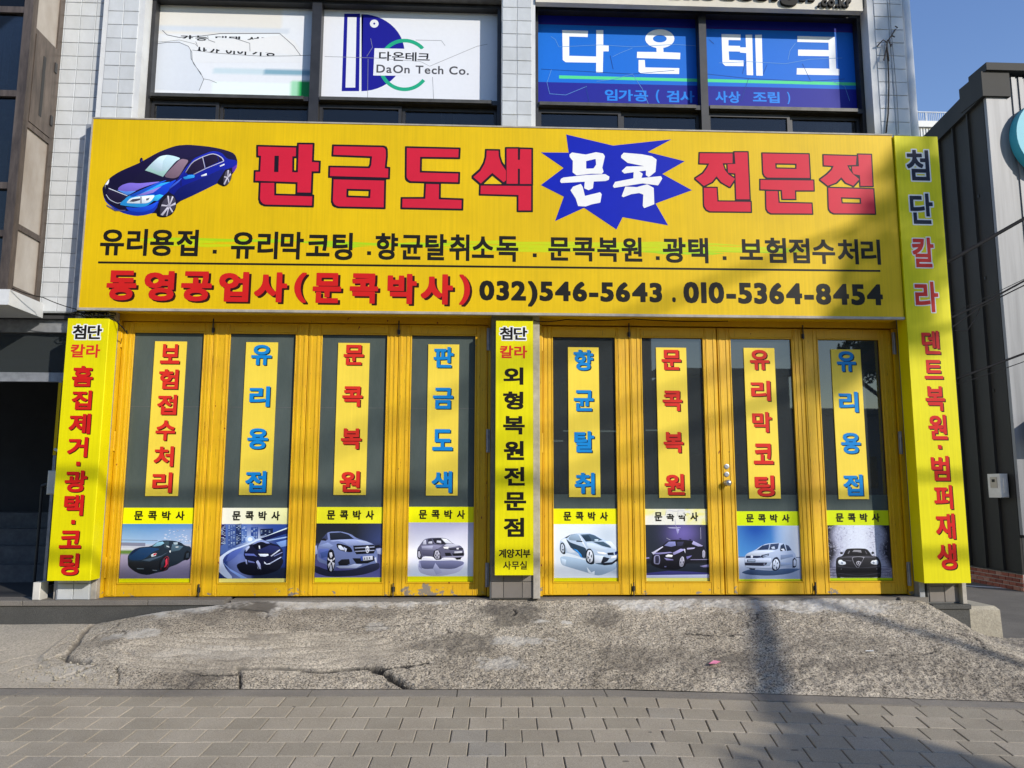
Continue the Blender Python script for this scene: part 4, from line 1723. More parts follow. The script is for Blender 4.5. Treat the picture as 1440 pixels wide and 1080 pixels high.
# car picture
CARS = {}
CARS['sign'] = """120a30 90,490 105,465 130,430 170,385 250,335 340,295 435,255 520,205 640,145 700,120 780,95 880,88 1000,98 1090,108 1200,130 1290,160 1320,190 1335,240 1330,290 1300,345 1270,380 1210,420 1140,450 1080,480 940,550 780,622 740,700 640,735 560,715 480,738 400,745 300,725 200,680 125,620 100,560
160c38 600,160 700,122 880,90 1090,108 1280,158 1310,190 1210,160 1090,140 950,185 890,210 800,205 690,180 620,200 480,320 350,430 250,480 165,440 170,385 340,295 435,255
0b1a90 700,520 710,470 800,395 880,290 930,215 1000,185 1100,145 1190,160 1240,220 1332,232 1328,290 1240,310 1200,350 1150,440 1080,480 940,550 790,610 770,560 730,540
0a1468 740,560 800,480 1000,400 1215,300 1200,360 1150,440 940,550 785,612
1a2ab0 860,300 940,215 1100,148 1180,158 1090,155 950,225 880,300 820,380 790,395
5a30a0 1288,300 1332,270 1328,300 1300,345 1285,340
0c2ca0 100,560 135,620 230,680 300,700 380,690 500,670 600,620 640,590 600,660 560,715 480,738 400,745 300,725 200,680 125,620
1446c8 300,660 400,670 520,650 620,600 560,680 460,710 340,700
2a9ae0 240,640 330,560 420,520 520,480 640,440 720,430 730,440 640,500 560,560 600,570 570,600 500,655 430,665 320,655
0a3cc0 420,560 560,500 720,430 780,405 720,470 700,520 650,560 600,620 570,600 620,560 560,545
34b4e8 560,560 620,545 655,555 600,605 565,605
1250c4 330,560 460,500 620,430 700,410 560,480 420,555 370,570
7a68cc 225,500 270,460 340,438 430,445 540,435 640,425 500,470 410,505 350,545 318,552
8a78d0 500,520 560,500 640,470 560,530 470,555 400,560
4c86d8 225,505 318,552 340,548 400,515 310,520
1a1030 150,490 320,560 300,590 270,610 230,625 160,590 130,545
c8ccd8 150,486 325,557 320,562 150,494
b0b4c4 128,545 160,592 230,627 262,618 262,622 230,633 155,598 124,548
7a7a80 120,500 150,440 158,410 135,430 112,470
e8eaee 120,450 156,405 150,440 130,480 118,478
101020 120,460 140,455 130,500 120,500
d8e4ec 312,622 350,580 430,565 560,553 575,558 540,610 500,628 430,630 330,628
40404c 340,612 370,590 440,582 440,600 380,615
f4f8fa 460,572 540,562 520,600 470,610
60646c 495,585 530,575 515,600 495,603
8a90a0 440,566 456,566 456,628 440,628
b8d4dc 484,325 560,245 620,195 690,182 760,195 815,215 770,240 700,320 650,385 560,350
9ac0b8 484,325 520,290 600,340 700,320 650,385 560,350
c8e0ea 560,250 620,200 690,184 650,240 640,320 560,280
806878 815,215 892,232 850,290 800,380 750,402 650,385 740,290
1c1030 860,340 920,250 1010,205 1035,305 940,355 880,362
1c1030 1020,200 1100,172 1148,185 1165,245 1045,300
1c1030 1155,190 1195,215 1210,232 1170,245
b8b8c8 855,345 915,248 1005,200 1100,168 1150,178 1195,205 1215,235 1205,240 1190,212 1145,184 1100,175 1008,207 920,255 862,345
b8b8c8 1012,205 1018,203 1040,300 1034,304
b0b0c4 930,360 1040,306 1210,238 1212,243 1045,312 935,366
2a90d8 832,388 870,380 880,368 940,366 942,392 900,400 850,410
e0e4f0 1000,372 1050,352 1055,362 1050,372 1005,382
e0e4f0 1172,282 1215,264 1217,276 1175,294
1a1450 812,400 818,400 820,470 814,470
3858c8 705,490 740,455 790,420 830,390 800,430 750,470 712,498
0e0818 590,740 600,640 640,570 700,545 750,550 775,600 770,680 730,735 670,758 620,755
3c3848 622,745 625,660 655,600 700,562 745,562 768,600 765,665 735,715 680,748
c4c0cc 628,735 700,650 712,655 650,742
c4c0cc 690,560 704,560 712,640 702,645
c4c0cc 735,562 748,570 718,645 708,645
c4c0cc 640,640 700,648 700,658 635,655
c4c0cc 765,620 768,640 718,660 712,650
c4c0cc 745,705 735,715 705,665 714,655
c4c0cc 690,745 680,748 700,660 708,665
9a96a4 690,640 715,635 722,655 708,670 690,665
0e0818 1145,440 1200,360 1220,320 1255,310 1285,340 1282,400 1250,455 1215,475 1180,462
4a4654 1205,460 1210,390 1230,330 1262,320 1282,350 1275,410 1245,458
c4c0cc 1208,450 1240,388 1248,392 1218,462
c4c0cc 1245,325 1256,323 1252,385 1243,385
c4c0cc 1270,350 1278,365 1252,395 1246,388
c4c0cc 1215,380 1243,386 1242,394 1214,392
c4c0cc 1262,430 1255,440 1243,398 1250,395
120a28 440,250 437,225 448,208 462,210 466,235 470,240 455,250
303088 448,238 460,226 464,240 452,250
50507c 130,640 220,690 310,690 300,700 210,700 135,655"""
CARS['p1'] = """1b2733 175,700 200,660 250,610 330,580 470,570 560,510 640,492 760,498 850,520 900,560 970,570 980,610 970,700 950,740 890,745 800,800 700,835 680,870 620,890 560,900 430,935 330,920 250,880 180,820
15365c 185,690 240,620 300,600 440,580 600,600 500,640 400,720 330,750 200,745
0e2140 240,625 330,580 350,585 260,650 200,690
7fb0c8 490,568 550,520 620,508 640,530 590,560 520,572
33464f 640,510 700,505 690,600 640,590
a8bcc8 755,520 810,520 808,545 760,550
4c6474 740,540 830,560 880,570 830,620 720,640
c8d4dc 470,680 500,660 545,655 530,690 480,705
c03038 500,665 545,655 530,680 505,690
c8d4dc 665,560 700,570 705,585 670,575
e8ecee 780,575 820,572 815,582 785,585
e0e6e8 703,625 722,622 718,650 708,648
10151c 180,760 380,770 560,750 620,700 560,880 430,930 330,915 250,880 180,820
0c1118 570,880 575,760 620,700 670,680 700,720 695,830 650,885
7a2430 590,862 600,800 640,715 680,688 700,715 698,770 690,820 655,872 625,882 650,868 684,815 692,750 685,705 660,705 625,755 602,830 600,868
d03048 655,745 676,715 682,790 660,830 635,838 655,800
2a3440 595,850 600,780 630,720 650,740 625,830
0c1016 880,740 900,650 930,620 965,640 965,720 930,745
303c48 910,720 920,660 950,650 950,710
46586a 350,745 600,690 690,640 600,700 450,760
5c6a74 290,845 380,850 380,858 300,858
707c84 490,866 550,872 545,880 495,876"""
CARS['p2'] = """060a1c 330,800 430,760 900,700 940,760 880,870 700,930 500,940 380,900
c8d8f4 80,760 140,690 260,610 420,560 1000,320 1000,345 450,565 300,620 190,690 160,760 200,850 300,975 210,975 100,880 75,830
4a5ea8 200,760 250,650 430,580 330,700 250,760
0c1648 640,470 1000,340 1000,400 700,495
9cb8e8 560,520 1000,440 1000,455 600,530
7ca0e0 840,520 1000,480 1000,560 900,580
2a3a80 165,740 190,700 250,655 240,680 200,730 180,770
8aa8e8 165,770 250,850 480,975 400,975 260,880
0e1230 430,680 440,620 490,560 560,525 640,490 700,490 780,530 880,555 925,620 930,680 900,730 770,795 700,790 640,860 600,840 560,790 470,800 450,720
8a9ad0 600,500 680,488 770,530 720,535 650,505 560,545 530,548
06081c 540,560 610,520 680,515 750,550 690,580 600,620
222a5c 600,620 760,555 860,570 900,600 780,660 640,650
b8c4e8 450,600 490,565 510,575 460,640
5a68b0 440,660 560,665 600,700 560,690 450,685
dce6f8 615,665 740,665 745,685 700,700 640,695
c8d0ec 770,690 880,610 895,615 780,700
7c88c0 810,690 920,640 920,648 815,700
d4dcf0 690,760 720,790 770,780 765,795 720,800 690,785
b4c0e0 760,780 905,700 905,710 770,790
a0a8d0 590,760 610,745 640,790 650,860 620,850
c8d4ec 590,770 596,760 606,850 630,862 612,855
8490c0 445,730 470,740 475,800 460,790
606ca8 480,745 560,765 575,780 490,770
e0e8fa 620,560 635,560 640,600 625,600
d0dcf8 0,0 1,0 1,1"""
CARS['p3'] = """20243c 90,800 300,880 600,870 930,760 940,860 700,940 300,960 100,900
8f9cc4 90,560 140,560 150,660 90,690
a8b0d0 890,600 970,590 970,680 900,660
6c7aa8 145,760 145,640 160,560 200,490 240,430 290,385 440,380 560,410 650,470 760,500 860,540 900,620 910,680 905,780 820,795 640,850 430,850 380,830 360,880 300,890 270,800
1c2230 300,400 440,392 540,420 610,475 400,485 310,490
343c5c 215,460 270,400 280,480 255,500 200,495
14161e 190,490 230,465 260,480 250,498
9aa8d4 300,500 420,485 620,480 740,500 850,545 700,555 620,560 540,560 480,520 400,500 350,510
b8c4e4 620,482 760,505 850,545 700,525
8090bc 160,560 280,520 350,560 300,590 200,570
5060a0 160,600 290,600 270,760 200,730 160,700
3c508c 180,650 290,620 270,700 200,720
0e1018 385,540 420,530 560,570 600,640 540,645 430,620 400,590
dce4f4 410,560 440,555 480,590 490,620 440,615 415,590
c8d0e8 480,575 520,600 510,640 500,640
0e1018 600,560 860,550 890,600 860,660 640,670 610,620
a8b0cc 620,585 870,572 870,582 622,598
a8b0cc 620,628 870,615 870,625 625,640
e4e8f4 755,590 770,565 790,565 805,600 800,640 780,660 760,640
3c4058 765,600 778,580 795,600 790,630 780,640 768,630
e4e8f4 776,570 782,570 784,610 800,630 796,638 780,620 764,638 758,630 776,610
14161e 590,720 700,720 860,690 870,750 780,785 640,790
3850a0 690,700 720,697 722,750 700,752
c8ccd8 722,697 845,690 848,738 725,752
383c50 740,710 750,710 748,740 738,738
383c50 770,705 780,705 782,738 772,738
383c50 800,706 812,704 812,730 802,732
14161e 410,770 450,735 550,730 560,790 520,810 420,812
b4bcd8 380,820 540,815 620,790 720,800 640,845 430,848
c8d0e8 870,720 890,700 900,770 905,780 880,765
10121a 275,880 268,760 280,640 315,600 350,620 370,700 372,800 350,890 310,895
d0d0d8 300,650 330,645 340,690 320,720 306,700
d0d0d8 280,710 305,740 300,755 278,735
d0d0d8 365,710 335,745 340,755 368,730
d0d0d8 280,800 310,770 318,780 290,850
d0d0d8 365,780 335,768 332,780 350,860
d0d0d8 300,870 318,790 335,870 320,888
e8e8f0 308,740 330,735 335,770 315,775
14161e 865,560 930,550 950,575 880,590"""
CARS['p4'] = """b8bcd8 240,750 840,750 830,830 760,900 560,945 400,945 260,900
6c7094 250,760 300,745 450,750 540,750 700,745 830,760 830,800 700,860 500,850 300,860
a4a8c8 470,780 560,900 480,930 440,850
9498bc 270,740 300,860 260,830
e0e2f0 320,700 450,700 440,745 300,735
e4e6f2 560,715 710,710 690,745 560,740
5c5c74 238,680 240,600 290,530 330,480 400,462 540,460 620,470 700,540 790,560 830,610 838,690 790,720 740,735 720,715 560,712 540,740 470,740 440,700 320,695 290,730 255,730
c4c6d8 310,545 320,500 350,485 355,545
2c2c3c 370,545 375,480 420,468 450,540
c4c6d8 378,535 385,510 430,505 432,535
20202c 430,470 540,462 600,520 620,545 500,540 465,530
c8cadc 485,520 490,495 540,500 545,530
e4e8f4 545,470 610,475 690,535 600,530
c0c2d4 610,540 700,540 780,560 640,590 580,560
8484a0 290,560 440,550 560,560 500,600 450,620 300,610
a4a6c0 300,570 440,562 430,600 300,590
4c4c64 300,640 440,650 440,690 310,680
20202c 640,595 820,590 825,612 650,615
dcdce8 735,590 765,588 765,608 740,610
f0f0f4 570,575 640,575 630,605 580,600
20202c 580,600 640,605 600,612
c8cad8 710,635 810,630 805,660 712,662
14141c 590,650 660,650 680,690 600,690
14141c 680,660 830,650 830,690 700,688
9a9ab4 560,700 700,695 830,690 820,705 700,712 560,712
101018 442,700 450,630 490,605 530,640 545,730 480,742
b0b0c0 455,690 470,625 505,620 530,670 520,725 475,730
303040 485,640 500,640 495,670 485,670
303040 465,670 485,680 470,700
303040 505,680 525,665 520,700
303040 485,695 500,695 500,720 485,720
101018 240,700 245,625 270,615 290,660 298,735 260,735
a8a8b8 248,700 252,635 272,630 284,680 275,720
101018 715,712 800,705 790,735 740,740"""
CARS['p5'] = """9cb4cc 200,680 520,740 640,800 920,770 930,850 700,950 540,900 300,830 215,800
b8cce0 220,720 280,740 270,810 230,800
dce8f2 540,830 600,900 640,880 640,940 560,900
40586c 280,640 540,720 640,790 800,815 930,760 800,770 660,780 500,690
b0c4dc 195,620 200,530 210,490 260,460 330,420 420,405 560,400 640,420 740,480 820,500 900,560 938,640 930,720 860,780 760,775 640,785 600,790 540,740 420,690 290,650 260,670 230,660
d4e0ee 205,500 260,465 300,490 340,600 410,650 300,650 270,560 240,510
22384c 290,480 330,520 420,550 530,590 540,640 530,720 490,715 440,660 340,590
2a3c4c 280,478 310,500 360,590 340,590 300,520
e4ecf4 440,410 500,520 540,600 530,590 480,520
90a8c0 310,460 350,420 420,412 450,440 480,495 400,500 320,490
1c2c3c 410,495 480,500 490,515 410,512
1c2c3c 260,460 330,425 420,408 330,430 290,465
405870 460,420 580,412 640,430 740,490 640,505 530,510
20384c 480,440 560,425 600,480 590,505 530,508
c4dcf0 640,480 690,480 680,500 640,500
3c5468 610,510 750,510 855,575 840,590 740,565
c8d8e8 530,520 620,530 740,580 820,600 700,630 600,590 560,590
dce8f4 770,500 850,510 920,590 935,640 860,590
2888d8 370,600 420,615 470,670 490,720 460,700 430,650
101c28 530,760 525,660 545,600 590,595 630,650 640,790 600,800 560,790
c8d0dc 540,740 540,660 560,615 600,620 620,680 615,760 580,780
203040 570,640 585,640 575,690 565,680
203040 550,690 570,710 550,740
203040 590,690 610,670 605,720
203040 575,725 590,730 585,770 570,760
101c28 205,630 205,540 230,515 260,540 272,600 270,670 235,665
b8c4d4 212,620 215,550 235,535 255,570 255,640 235,650
203040 230,560 238,560 235,600
203040 225,610 250,600 245,630
f4f8fc 670,635 760,645 800,665 760,672 690,660
c8d4e4 640,680 760,690 720,775 640,780
141c2c 750,700 830,720 800,760 720,790 730,750
141c30 800,650 880,645 885,680 810,680
1c2c70 895,640 935,630 935,660 900,680
e8f0f8 845,700 920,680 918,710 845,728
141c2c 720,780 860,770 930,720 930,750 860,800 760,810"""
CARS['p6'] = """b0acd8 400,330 560,330 520,345 420,340
a09cd4 500,350 545,350 520,420
8a86b8 105,712 160,708 165,722 105,730
9a96c8 800,820 900,800 950,800 950,830 850,835
3c3a7c 110,910 400,880 700,890 950,910 950,965 110,965
c4c8ec 110,935 950,925 950,968 110,968
0c0c1a 180,800 200,680 210,640 330,560 380,510 460,485 600,485 720,500 850,560 880,640 870,720 780,750 640,780 600,840 500,870 330,860 240,830
7c80b4 350,560 410,510 490,510 500,560 440,575
30304c 510,515 600,510 580,560 520,570
0a0a14 620,520 720,520 700,570 600,575
a4a0cc 720,500 840,560 830,570 780,570 700,540
b4b0d8 640,590 740,585 730,600 640,612
8884b8 190,645 280,650 430,640 460,650 300,670 220,670
e4e4f0 365,690 400,672 460,680 450,705 380,705
c8c8e0 190,645 210,640 330,570 340,575 240,650 215,675
9c98cc 460,650 560,600 620,610 540,650 470,680
24243c 220,690 290,670 310,750 290,800 220,790
8888a8 222,700 240,680 290,680 298,740 290,800 230,795 218,770
24243c 235,710 245,690 282,690 290,740 280,785 240,785
7c78b0 350,715 460,735 470,745 380,745
7470b0 630,700 700,685 690,700 640,735
9490b8 680,735 930,732 930,738 690,742
141420 535,830 540,730 570,685 600,690 615,760 590,835
a8a8b8 542,815 548,735 575,695 598,705 608,760 588,825 565,830
30304a 572,710 580,710 580,750 572,745
30304a 555,760 572,765 555,790
30304a 582,765 600,755 595,790
30304a 572,790 582,790 578,820
141420 825,720 828,620 850,600 875,620 878,700 850,730
a0a0b4 832,700 835,630 852,612 870,640 868,700 850,722
30304a 850,640 856,640 852,670
606088 350,820 380,820 375,835 355,832
08080f 540,468 570,470 565,480 545,478
08080f 665,480 695,482 690,492 670,490
d0d0e4 600,600 615,605 620,660 605,630"""
CARS['p7'] = """14306a 140,700 250,700 250,710 140,712
14306a 895,705 975,708 975,716 895,714
40587c 200,905 240,880 320,860 600,880 720,850 940,850 940,865 800,920 560,942 300,930
a4b4d0 240,760 245,700 270,660 380,615 440,570 520,535 640,525 740,530 810,560 850,630 890,670 900,760 890,830 840,840 690,830 600,870 380,850 300,850 245,825
203458 395,618 470,560 560,540 545,610
2c3c5c 570,540 680,530 665,600 640,612 555,612
b4c4dc 580,580 620,570 630,600 590,605
243450 690,620 700,560 740,535 770,625
304060 760,545 800,560 840,620 780,628
c4d0e4 270,660 400,622 560,620 640,625 560,650 420,690 270,690
d8e0f0 700,605 735,598 755,620 720,632
141c34 690,615 710,612 730,628 700,632
142040 262,690 300,688 440,690 450,712 400,718 260,718
101c38 440,705 460,680 555,660 545,690 470,715
8c9cb8 470,690 545,672 530,695 480,702
c4ccdc 320,695 335,680 350,695 345,720 325,720
bcc8e0 245,725 580,720 580,770 250,765
20304c 275,735 380,735 380,770 275,768
90a0b8 285,742 375,742 372,762 285,762
1c2034 245,775 440,775 530,775 520,800 480,818 250,810
7c8098 480,790 500,785 505,800 485,805
c0cce4 250,815 560,820 590,770 600,840 400,850 260,830
8094b8 700,680 850,670 860,700 700,740
90a4c8 700,770 840,780 840,800 700,820
101c34 590,860 590,750 620,710 660,700 695,760 690,850 640,880 610,875
c8d4e8 600,840 600,770 630,730 660,735 685,790 670,850 635,870
203050 630,750 642,745 640,790
203050 655,770 670,780 650,800
203050 610,800 628,810 612,830
203050 640,830 655,825 655,860 645,862
101c34 850,840 850,740 875,710 900,740 898,820 880,840
b8c4dc 862,820 862,750 880,730 893,760 890,815
141c30 300,845 380,850 370,865 310,862"""
CARS['p8'] = """26262c 275,830 275,740 300,705 360,690 400,610 430,598 560,594 660,600 700,640 730,690 800,700 830,740 848,800 848,900 840,965 290,965 275,900
17171d 370,685 415,608 560,600 670,610 715,680 560,688
74747c 420,660 440,625 452,628 435,668
8a8a92 480,640 500,615 590,618 600,650 540,640
5c5c66 640,628 650,628 672,668 660,668
1a1a20 325,655 335,638 362,645 360,668 335,668
1a1a20 720,655 735,635 758,645 755,662 735,668
4a4a54 300,710 470,690 560,700 640,692 800,705 700,720 600,712 480,712 360,720
8a8a94 470,705 560,695 640,705 630,715 590,790 560,845 540,845 495,780
1e1e24 480,710 560,702 630,710 585,785 556,835 545,835 500,775
a8a8b4 530,790 532,765 560,752 588,765 590,790 575,812 545,812
1e1e24 540,788 545,770 560,762 578,770 580,790 570,803 550,803
b8b8c4 557,762 563,762 564,785 578,796 574,802 560,790 546,802 542,796 556,785
e0e8f2 300,770 310,742 345,738 365,760 395,765 400,795 360,805 315,800
8894a8 335,780 350,760 365,780 355,798
e0e8f2 712,770 730,748 765,745 790,738 808,765 806,800 760,800 720,790
8894a8 735,775 750,760 765,775 755,795
54545e 400,745 470,750 465,760 405,752
3c3c44 290,810 420,830 540,840 700,830 835,805 830,830 700,848 420,848 290,830
101016 290,850 840,845 835,900 290,905
3c3c46 300,905 560,940 830,905 830,912 560,948 300,912
787880 335,855 345,852 345,862 336,862
787880 785,850 795,850 795,860 786,860
08080c 285,935 330,960 330,968 290,968
08080c 800,960 845,930 840,968 800,968"""


def smooth_px(p):
    out = []
    for i in range(len(p)):
        a, b = p[i], p[(i + 1) % len(p)]
        out += [(a[0] * .8 + b[0] * .2, a[1] * .8 + b[1] * .2), (a[0] * .2 + b[0] * .8, a[1] * .2 + b[1] * .8)]
    return out


def draw(fl, key, fpx):
    for ln in CARS[key].split('\n'):
        c, *pts = ln.split()
        pts = [tuple(float(q) for q in p.split(',')) for p in pts]
        if len(pts) < 3 or pts[2] == (1, 1):
            continue
        if len(pts) > 6:
            pts = smooth_px(smooth_px(pts)) if len(pts) < 14 else smooth_px(pts)
        n0 = len(fl.v)
        fl.poly([fpx(pts)], hx(c))
        zs_ = [v[2] for v in fl.v[n0:]]
        xs_ = [v[0] for v in fl.v[n0:]]
        if zs_:
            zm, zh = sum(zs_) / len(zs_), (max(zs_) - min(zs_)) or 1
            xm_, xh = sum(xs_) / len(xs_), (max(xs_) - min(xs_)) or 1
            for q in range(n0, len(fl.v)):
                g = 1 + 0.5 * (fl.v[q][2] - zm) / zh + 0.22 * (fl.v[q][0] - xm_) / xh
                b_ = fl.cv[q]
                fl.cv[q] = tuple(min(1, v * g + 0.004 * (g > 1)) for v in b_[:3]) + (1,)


fl = Flat(YS - 0.0006, 0.00006)
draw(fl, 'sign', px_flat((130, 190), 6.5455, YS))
fl.build('car_picture', 'print', S)

fA, fB, fC, fD = px_flat((350, 190), 6.857, YS), px_flat((550, 190), 6.857, YS), px_flat((970, 195), 5.3333, YS), px_flat((755, 180), 6.2609, YS)
TITLE = [
    (fA, 0.0175, [[(90, 112), (455, 122), (453, 205), (420, 205), (418, 358), (473, 360), (482, 90), (615, 92), (608, 260), (675, 264), (672, 350), (605, 350), (597, 555), (468, 553), (470, 455), (62, 440), (65, 355), (110, 355), (118, 200), (90, 198)],
                  [(248, 200), (290, 200), (285, 357), (243, 357)],
                  [(115, 462), (245, 462), (245, 582), (612, 592), (608, 680), (160, 670), (135, 660), (116, 640), (108, 610)]]),
    (fA, 0.0175, [[(820, 108), (1290, 118), (1310, 126), (1320, 145), (1322, 200), (1310, 320), (1345, 325), (1342, 410), (782, 395), (785, 312), (1165, 320), (1180, 290), (1188, 205), (815, 190)],
                  [(818, 428), (1305, 440), (1300, 697), (865, 688), (838, 678), (820, 662), (810, 635)], [(942, 518), (1175, 524), (1170, 608), (940, 600)]]),
    (fB, 0.0175, [[(152, 125), (652, 137), (648, 215), (280, 210), (277, 362), (648, 372), (645, 455), (190, 445), (167, 432), (152, 412), (150, 395)],
                  [(337, 472), (462, 475), (460, 620), (680, 628), (678, 710), (108, 698), (110, 615), (330, 615)]]),
    (fB, 0.0165, [[(922, 150), (1035, 152), (1038, 205), (1060, 275), (1108, 345), (1108, 435), (1085, 455), (975, 365), (865, 467), (793, 405), (862, 345), (900, 280), (918, 215)],
                  [(1114, 132), (1222, 132), (1222, 240), (1242, 240), (1245, 135), (1352, 138), (1352, 472), (1242, 472), (1242, 325), (1222, 325), (1222, 470), (1114, 470)],
                  [(865, 488), (1350, 492), (1350, 727), (1228, 727), (1228, 578), (862, 568)]]),
    (fC, 0.0125, [[(75, 110), (320, 112), (320, 185), (245, 185), (262, 235), (290, 270), (338, 302), (298, 362), (235, 325), (200, 282), (165, 325), (105, 355), (42, 300), (100, 262), (130, 220), (145, 187), (72, 185)],
                  [(335, 103), (432, 103), (448, 455), (348, 455), (342, 262), (287, 255), (283, 192), (342, 190)],
                  [(105, 370), (200, 370), (207, 472), (455, 475), (457, 548), (150, 545), (125, 532), (110, 508), (107, 490)]]),
    (fC, 0.0125, [[(545, 112), (890, 118), (900, 295), (580, 292), (562, 280), (552, 260), (550, 240)], [(640, 185), (800, 188), (800, 228), (643, 225)],
                  [(530, 310), (925, 315), (928, 388), (788, 388), (790, 452), (695, 452), (690, 385), (530, 380)],
                  [(572, 394), (658, 394), (665, 482), (912, 488), (917, 562), (610, 560), (588, 548), (576, 528), (574, 510)]]),
    (fC, 0.0125, [[(1003, 125), (1250, 132), (1245, 198), (1180, 200), (1196, 235), (1222, 266), (1270, 305), (1225, 353), (1170, 330), (1135, 290), (1095, 330), (1035, 353), (978, 308), (1030, 270), (1065, 235), (1078, 205), (1005, 200)],
                  [(1262, 120), (1358, 122), (1370, 355), (1280, 355), (1277, 305), (1275, 275), (1228, 266), (1217, 240), (1215, 210), (1268, 208)],
                  [(1038, 370), (1375, 380), (1388, 562), (1080, 560), (1058, 548), (1044, 528), (1042, 510)], [(1132, 440), (1282, 445), (1285, 490), (1138, 487)]]),
]
for fpx, ot, loops in TITLE:
    L = [fpx(l) for l in loops]
    fo = Flat(YS - 0.0012)
    fi = Flat(YS - 0.0022)
    fo.poly(contour(L, ot, 150))
    # outer loops and their holes
    groups = []
    for l in L:
        xs_, zs_ = [p[0] for p in l], [p[1] for p in l]
        c = (sum(xs_) / len(l), sum(zs_) / len(l))
        for g in groups:
            o_ = g[0]
            if min(p[0] for p in o_) < min(xs_) and max(p[0] for p in o_) > max(xs_) and min(p[1] for p in o_) < min(zs_) and max(p[1] for p in o_) > max(zs_):
                g.append(l)
                break
        else:
            groups.append([l])
    for g in groups:
        fi.poly(g, next_layer=False)
    fo.build('letter_outline', 'ink_outline', fi.build('letter', 'ink_red', S))

fl = Flat(YS - 0.0012)
fl.poly([fD([(258, 57), (670, 155), (1185, 100), (975, 212), (1302, 293), (1105, 405), (1365, 548), (1045, 665), (1155, 857), (755, 785), (700, 893), (415, 703), (160, 820), (237, 605), (35, 503), (235, 352), (35, 215), (280, 217)])])
fl.build('starburst', 'ink_blue', S)
fl = Flat(YS - 0.0022)
WL = [[[(290, 235), (310, 220), (430, 238), (520, 217), (580, 228), (595, 250), (572, 350), (583, 385), (570, 402), (480, 400), (350, 415), (318, 390), (320, 290), (292, 255)], [(430, 290), (520, 268), (525, 325), (500, 360), (430, 362)]],
      [[(215, 450), (235, 440), (430, 418), (600, 410), (635, 430), (630, 455), (600, 465), (497, 468), (490, 530), (455, 545), (420, 530), (425, 470), (215, 482), (207, 470)]],
      [[(300, 550), (320, 520), (385, 497), (400, 520), (420, 603), (555, 570), (567, 585), (555, 655), (480, 670), (430, 688), (365, 685), (345, 620)]],
      [[(745, 245), (765, 222), (920, 235), (1010, 252), (1050, 280), (1040, 385), (985, 430), (962, 415), (965, 338), (800, 305), (745, 262)]],
      [[(750, 380), (790, 343), (964, 340), (962, 372), (860, 385), (770, 398)]],
      [[(855, 388), (900, 387), (928, 405), (915, 445), (1090, 428), (1100, 445), (1065, 503), (930, 485), (800, 505), (680, 525), (672, 512), (690, 478), (852, 447)]],
      [[(750, 600), (780, 520), (880, 525), (970, 500), (1025, 530), (1030, 670), (945, 702), (935, 685), (940, 585), (900, 570), (830, 580), (760, 607)]]]
for i, g in enumerate(WL):
    fl.poly(contour([fD(l) for l in g], 0.0035, 90, 2.0))
fl.build('brush_lettering', 'ink_white', S)

# middle line
chars = []
for text, x0, x1, z0p, z1p in (('유리용접', 141, 279, 322, 360), ('유리막코팅', 325, 496, 326, 365), ('향균탈취소독', 528, 729, 329, 367), ('문콕복원', 771, 903, 333, 368), ('광택', 932, 996, 334, 370), ('보험접수처리', 1040, 1238, 335, 371)):
    a, b = P(x0, (z0p + z1p) / 2, YS), P(x1, (z0p + z1p) / 2, YS)
    zt_, zb_ = P((x0 + x1) / 2, z0p, YS).z, P((x0 + x1) / 2, z1p, YS).z
    chars += fit(word_loops(text, 0.028, 0.03), a.x, b.x, zb_, zt_)
for xd, yd in ((302, 354), (519, 356), (752, 359), (925, 363), (1019, 363)):
    p = P(xd, yd, YS)
    chars.append([[(p.x - .017, p.z - .017), (p.x + .017, p.z - .017), (p.x + .017, p.z + .017), (p.x - .017, p.z + .017)]])
a, b = P(138, 369, YS), P(1238, 381, YS)
chars.append([[(a.x, a.z - .009), (b.x, b.z - .009), (b.x, b.z + .009), (a.x, a.z + .009)]])
lettering(S, YS, chars, 'ink_black')


def fit2(ch, x0, x1, z0, z1):
    """as fit(), the height taken from the digits alone"""
    r = bbox(ch[0])
    lo, hi = min(bbox(c)[1] for c in ch), max(bbox(c)[3] for c in ch)
    k = (z1 - z0) / (r[3] - r[1])
    return fit(ch, x0, x1, z0 + (lo - r[1]) * k, z1 + (hi - r[3]) * k)


# third line
chars = []
for ch_, x0, x1 in (('동', 150, 192), ('영', 203, 245), ('공', 255, 298), ('업', 308, 350), ('사', 358, 404), ('(', 414, 431), ('문', 440, 480), ('콕', 492, 532), ('박', 545, 586), ('사', 592, 637), (')', 646, 661)):
    zt_, zb_ = P(x0, 380 + (x0 - 150) * 0.012, YS).z, P(x0, 422 + (x0 - 150) * 0.0135, YS).z
    chars += fit(word_loops(ch_, 0.042 if ch_ not in '()' else 0.03), P(x0, 400, YS).x, P(x1, 400, YS).x, zb_, zt_)
lettering(S, YS, chars, 'ink_redline', shadow='ink_shadow', off=(0.02, -0.016))
chars = []
for text, x0, x1, y0p, y1p in (('032)546-5643', 674, 931, 396, 424), ('.', 945, 950, 418, 425), ('010-5364-8454', 961, 1241, 398, 428)):
    chars += fit2(word_loops(text, 0.044, 0.0), P(x0, 410, YS).x, P(x1, 410, YS).x, P((x0 + x1) / 2, y1p, YS).z, P((x0 + x1) / 2, y0p, YS).z)
lettering(S, YS, chars, 'ink_black')


# =================================================================== SIDE SIGN BOXES
def sign_box(name, label, x0, x1, z0, z1, yf, yb, front='sign_yellow_side', side='sign_orange_side', bev=0.0):
    s = empty(name, ((x0 + x1) / 2, yf, z0), label, 'sign', 'vertical yellow signboxes on the door pillars')
    m = MB()
    m.box(x0, x1, yf, yb, z0, z1, bev)
    m.build('sign_case', front, s)
    return s


